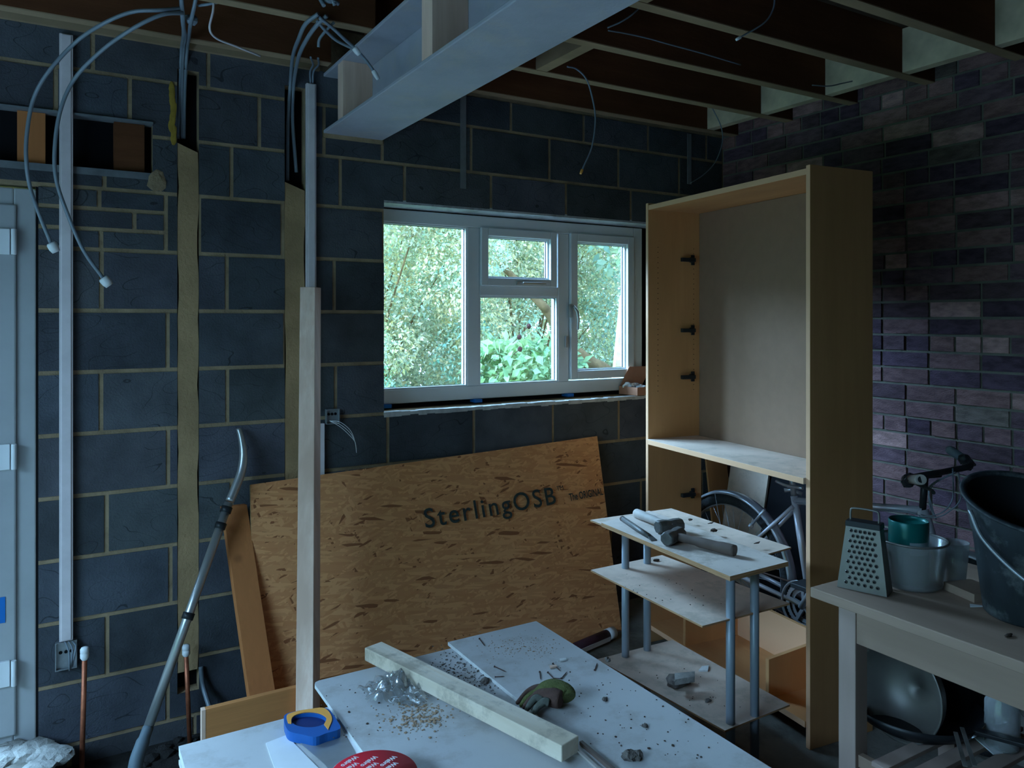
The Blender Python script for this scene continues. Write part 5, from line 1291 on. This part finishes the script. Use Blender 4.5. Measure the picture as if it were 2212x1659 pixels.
# things on the lower shelf
def zl(u, v, z=ZS): return on_z(u, v, z)
wk = zl(2010, 1560, ZS + .05) + FX * .09; wk.z = ZS
r = empty('frying_pan', wk, 'wide black frying pan on the slatted bench shelf', 'pan')
m = MB(); m.lathe([(0, .006), (.12, .003), (.150, .020), (.178, .060), (.181, .061), (.152, .022), (.12, .010), (0, .009)], wk, 48); m.build('pan_bowl', M_pan, r)
m = MB(); d_ = (-FX * .8 + RX * .5).normalized(); m.beam(wk + d_ * .17 + Vector((0, 0, .055)), wk + d_ * .34 + Vector((0, 0, .085)), .03, .012); m.build('handle', M_pan, r, bevel=.003)
# colander bowl on edge, its outside facing camera
cc = at_t(1966, 1488, 2.20); cax = (FX * .42 + RX * .90 + Vector((0, 0, -.10))).normalized()
r = empty('steel_colander', cc - Vector((0, 0, .11)), 'shiny steel bowl leaning upright in the black pan', 'bowl')
rb = .132
m = MB(); m.lathe([(rb, 0), (rb * .985, .014), (rb * .92, .036), (rb * .8, .058), (rb * .6, .078), (rb * .35, .090), (0.0001, .094)], cc - cax * .05, 48, axis=cax); o = m.build('bowl_shell', M_steelp, r); md = o.modifiers.new('s', 'SOLIDIFY'); md.thickness = .0012
m = MB(); m.lathe([(rb - .001, -.003), (rb + .005, -.003), (rb + .005, .001), (rb - .001, .001)], cc - cax * .05, 48, axis=cax, closed=True); m.build('rim', M_steelp, r)
m = MB(); qd = Vector((0, 0, -1)); m.tube(spline([cc + Vector((0, 0, -.122)) + RX * .03, cc + Vector((0, 0, -.15)) + RX * .045, cc + Vector((0, 0, -.145)) + RX * .07, cc + Vector((0, 0, -.10)) + RX * .075], 5), .003, 8); m.build('handle', M_steelp, r)
wk2 = zl(2105, 1555, ZS + .04) + FX * .16; wk2.z = ZS
m = MB(); m.lathe([(0, .002), (.10, .002), (.112, .010), (.118, .125), (.120, .126), (.116, .122), (.108, .012), (0, .008)], wk2 + Vector((0, 0, 0.0)), 40); r = empty('black_pot', wk2, 'dark cooking pot at the back of the bench shelf', 'pot'); m.build('pot_wall', M_pan, r)
m = MB(); m.lathe([(.12, .125), (.124, .127), (.11, .140), (.05, .150), (.012, .153), (.012, .170), (0, .171)], wk2, 40); m.build('pot_lid', M_pan, r)
tg = empty('tongs', zl(2085, 1650, ZS + .09), 'steel tongs lying across the black pan rim', 'tongs')
for k, (u0, v0, u1, v1) in enumerate(((2064, 1582, 2085, 1655), (2078, 1572, 2106, 1655))):
    a, b = on_z(u0, v0, ZS + .075), on_z(u1, v1, ZS + .085); m = MB(); m.beam(a, b, .010, .003); m.build('tong_arm', M_steelp, tg)
jc = zl(2196, 1640, ZS) + FX * .06; jc.z = ZS
r = empty('glass_jar', jc, 'dark glass jar on the bench shelf at the right edge', 'jar')
m = MB(); m.lathe([(0, 0), (.040, .001), (.042, .01), (.042, .12), (.032, .14), (.032, .15), (.029, .15), (.038, .12), (.038, .006), (0, .005)], jc, 28); m.build('jar_wall', M_jar, r)
m = MB(); m.lathe([(.034, .148), (.035, .165), (0, .166)], jc, 28); m.build('jar_lid', M_pan, r)
bt = zl(2195, 1560, ZS) + FX * .14; bt.z = ZS
m = MB(); m.lathe([(0, 0), (.034, .001), (.036, .01), (.036, .20), (.014, .25), (.014, .28), (0, .281)], bt, 24); m.build('blue_bottle', mat('teal_bottle', (0.03, 0.13, 0.17), .3), base=bt, label='tall teal bottle behind the jar on the bench shelf', cat='bottle')
p = zl(2150, 1612, ZS); m = MB(); m.prism([p + Vector(t) for t in ((-.05, -.02, .001), (.02, -.045, .001), (.05, .03, .001), (-.01, .05, .001))], (0, 0, .003)); m.build('paper_scrap', M_paper, base=p, label='torn white paper on the bench shelf beside the pan', cat='paper')

# cardboard box on the window sill
b0 = on_z(1338, 846, 1.09); fl_ = on_z(1377, 855, 1.09)
bx = empty('cardboard_box', (fl_.x, fl_.y, 1.09), 'open brown cardboard box of fittings on the window sill corner', 'box')
bx0, by0 = fl_.x - .004, YW - .012
ex_ = Vector((.9945, .105, 0)); ey_ = Vector((-.55, .835, 0)) 
Pq = [Vector((fl_.x, fl_.y, 1.0905)), Vector((fl_.x + .16, fl_.y + .015, 1.0905))]
l0 = on_y(1337, 846, YF - .012); l0.z = 1.0905
Pq = [l0, Pq[0], Pq[1], Vector((l0.x + .16, l0.y, 1.0905))]
hb = .043; m = MB()
for i in range(4):
    a, b = Pq[i], Pq[(i + 1) % 4]; c = sum(Pq, Vector()) / 4; n_ = (c - (a + b) / 2).normalized() * .003
    m.hexa([a, b, b + n_, a + n_], [a + Vector((0, 0, hb)), b + Vector((0, 0, hb)), b + n_ + Vector((0, 0, hb)), a + n_ + Vector((0, 0, hb))])
m.add(Pq, [(0, 1, 2, 3)]); m.build('box_tray', M_card, bx)
m = MB(); a, b = Pq[0] + Vector((0.002, -.004, hb)), Pq[3] + Vector((0, -.004, hb)); up_ = Vector((.055, -.012, .105)); m.hexa([a, b, b + Vector((0, -.003, 0)), a + Vector((0, -.003, 0))], [a + up_, b + up_, b + up_ + Vector((0, -.003, 0)), a + up_ + Vector((0, -.003, 0))]); m.build('box_flap', M_card, bx)
cq = sum(Pq, Vector()) / 4
for k in range(7):
    p = cq + Vector((R.uniform(-.07, .03), R.uniform(-.03, .03), hb * .55 + .012 * (k % 3))); m = MB()
    m.blob(p, .018 + .004 * (k % 3), k, (1.2, .8, .7), 2, .8)
    m.build('bagged_fitting', M_film if k % 2 else M_white, base=p, label='clear bag of small white fittings in the sill box', cat='bag', group='bagged fittings in the cardboard box')

# ------------------------------------------------------------------ garden outside
def leaves(name, lb, cat, centers, n, size, mt, seed, tone, droop=0.5, group=None, base=None, stems=None):
    g = np.random.default_rng(seed)
    cs = np.array([c[:3] for c in centers], float); rs = np.array([c[3] for c in centers], float)
    w = rs ** 2; idx = g.choice(len(cs), n, p=w / w.sum())
    d = g.normal(size=(n, 3)); d /= np.linalg.norm(d, axis=1)[:, None]
    # clumps : leaves sit near sprig tips on the blob surface
    rad = rs[idx] * (0.72 + 0.34 * g.random(n) ** 0.5)
    lum = np.sin(d[:, 0] * 7 + idx) * np.sin(d[:, 1] * 6 + idx * 2.1) * np.sin(d[:, 2] * 8 + idx * .7)
    rad *= 1 + 0.16 * lum
    p = cs[idx] + d * rad[:, None]
    a = g.normal(size=(n, 3)); a /= np.linalg.norm(a, axis=1)[:, None]
    a = a * .8 + d * .5; a[:, 2] -= droop * .5; a /= np.linalg.norm(a, axis=1)[:, None]
    up = d * .6 + np.array([0, -.35, .75]) + g.normal(size=(n, 3)) * .45
    s = np.cross(a, up); s /= np.linalg.norm(s, axis=1)[:, None]; nn = np.cross(s, a)
    L_ = size * (0.6 + 0.8 * g.random(n)); Wd = L_ * (0.42 + .16 * g.random(n))
    v0 = p; v1 = p + a * (L_ * .45)[:, None] + s * (Wd * .5)[:, None] + nn * (L_ * .06)[:, None]; v3 = p + a * (L_ * .45)[:, None] - s * (Wd * .5)[:, None] + nn * (L_ * .06)[:, None]
    v2 = p + a * L_[:, None] - nn * (L_ * .08)[:, None]; vm = p + a * (L_ * .45)[:, None] - nn * (L_ * .02)[:, None]
    V = np.stack([v0, v1, v2, v3, vm], 1).reshape(-1, 3)
    b_ = np.array(base if base is not None else centers[0][:3], float); V = V - b_
    i = np.arange(n) * 5
    F = np.stack([i, i + 1, i + 4, i + 4, i + 1, i + 2, i, i + 4, i + 3, i + 4, i + 2, i + 3], 1).reshape(-1)
    me = bpy.data.meshes.new(name); nt_ = n * 4
    me.vertices.add(n * 5); me.vertices.foreach_set('co', V.ravel()); me.loops.add(nt_ * 3); me.loops.foreach_set('vertex_index', F.astype(np.int32))
    me.polygons.add(nt_); me.polygons.foreach_set('loop_start', np.arange(nt_, dtype=np.int32) * 3); me.polygons.foreach_set('loop_total', np.full(nt_, 3, np.int32))
    me.update(calc_edges=True)
    bt = 0.55 + 0.75 * g.random(len(cs)); bh = g.normal(size=len(cs)) * tone * .7
    k = (0.6 + 0.6 * g.random(n)) * bt[idx]; hue = g.normal(size=n) * tone * .7 + bh[idx]
    colr = np.stack([np.clip(k * (1 + hue), 0, 1.6), np.clip(k, 0, 1.6), np.clip(k * (1 - hue * .6), 0, 1.6), np.ones(n)], 1)
    ca = me.color_attributes.new('tone', 'FLOAT_COLOR', 'CORNER'); ca.data.foreach_set('color', np.repeat(colr, 12, axis=0).astype(np.float32).ravel())
    me.materials.append(mt)
    root = empty(name, b_, lb, cat, group)
    o = bpy.data.objects.new('foliage', me); COL.objects.link(o); o.parent = root
    m = MB()
    for (pts, r0, r1) in (stems or []):
        A = spline(pts, 5); m.tube(A, [r0 + (r1 - r0) * i / (len(A) - 1) for i in range(len(A))], 8)
    if stems: m.build('stems', M_bark, root)
    return root
g = random.Random(3)
def blobs(x0, x1, y0, y1, z0, z1, n, r0, r1): return [(g.uniform(x0, x1), g.uniform(y0, y1), g.uniform(z0, z1), g.uniform(r0, r1)) for _ in range(n)]
def stems_to(bs, base, k): return [([base, (base[0] + (b[0] - base[0]) * .4, base[1] + (b[1] - base[1]) * .5, b[2] * .5), (b[0], b[1], b[2])], .03, .008) for b in bs[:k]]
def st(bs, base, k): return [([base, (base[0] + (b[0] - base[0]) * .4, base[1] + (b[1] - base[1]) * .5, b[2] * .5), (b[0], b[1], b[2])], .022, .005) for b in bs[:k]]
B_ = blobs(1.0, 3.9, 6.5, 7.4, 0.0, 3.4, 110, .18, .42); leaves('garden_shrub', 'pale green feathery shrub seen through the left window pane', 'shrub', B_, 80000, .042, M_leafA, 1, .18, base=(2.5, 7.1, -.25), stems=st(B_, (2.5, 7.3, -.25), 10))
B_ = blobs(3.9, 6.6, 7.3, 8.4, 0.0, 3.6, 110, .18, .45); leaves('garden_tree', 'light green tree behind the middle and right window panes', 'tree', B_, 66000, .048, M_leafA, 2, .14, base=(4.9, 8.0, -.25), stems=st(B_, (4.9, 8.0, -.25), 16))
B_ = blobs(3.2, 3.85, 5.6, 6.3, 0.0, 1.12, 26, .18, .30); leaves('broad_leaf_bush', 'deep green broad leaved bush low in the middle window pane', 'shrub', B_, 9500, .095, M_leafB, 3, .10, base=(3.8, 5.9, -.25), stems=st(B_, (3.8, 5.9, -.25), 6))
B_ = blobs(5.2, 6.0, 6.2, 6.9, 1.9, 3.0, 10, .2, .34); leaves('blue_green_tree', 'blue green leaved branches at the top of the right window pane', 'tree', B_, 1600, .10, M_leafC, 4, .10, base=(5.9, 6.7, -.25), stems=st(B_, (5.9, 6.7, -.25), 6))
B_ = blobs(-2.0, 12, 10, 11.5, 0, 3.6, 60, .8, 1.3); leaves('far_hedge', 'dense pale hedge closing the view far behind the garden shrubs', 'hedge', B_, 40000, .14, M_leafA, 5, .12, base=(5, 10.7, -.25))
B_ = blobs(-5.6, -4.3, -3.5, 6.0, 0.0, 2.7, 90, .5, .75); leaves('added_side_hedge', 'unseen green hedge added beyond the left opening to cut low light', 'hedge', B_, 30000, .16, M_leafB, 6, .1, base=(-4.6, 2, -.25))  # added out of view to hold back level light at the left opening
B_ = blobs(-4.5, 0.2, 6.0, 7.5, 0.0, 2.2, 22, .5, .8); leaves('added_door_hedge', 'unseen green hedge added facing the glazed garden doors to cut low light', 'hedge', B_, 10000, .14, M_leafB, 7, .1, base=(-2, 6.7, -.25))  # added out of view so only steep light comes through the doors
YT = 6.2
tp = [on_y(u, v, YT) for u, v in ((1160, 648), (1182, 672), (1205, 705), (1240, 755), (1275, 785), (1310, 805), (1350, 850))]
m = MB(); m.tube(spline([tp[0] + Vector((-.1, .5, .35))] + tp + [Vector((tp[-1].x + .25, YT, -.3))], 6), [0.03 + .07 * i / 48 for i in range(49)], 12); m.build('bent_trunk', M_bark, base=(tp[-1].x + .25, YT, -.25), label='mossy bent tree trunk crossing the lower window panes', cat='tree trunk')
a, b = on_y(1350, 640, 4.6), on_y(1334, 800, 4.6)
m = MB(); dv = (b - a).normalized(); e = b + dv * (b.z + .25) / abs(dv.z); m.beam(a, e, .075, .03, up=(0, 1, 0)); m.build('leaning_white_board', M_pole, base=e, label='whitish board leaning outside at the right window edge', cat='board')
for u, v, lb in ((1142, 705, 'uppermost'), (1122, 728, 'middle'), (1123, 754, 'lowest')):
    p = on_y(u, v, 5.2); m = MB(); m.blob(p, .020, u, (1, .7, 1.1), 2, .4); m.tube([p, p + Vector((.01, .12, -.05))], .003, 5); m.build('dark_flower', M_flower, base=p, label='dark red flower head on the broad leaved bush, %s of three' % lb, cat='flower', group='dark flowers on the bush')
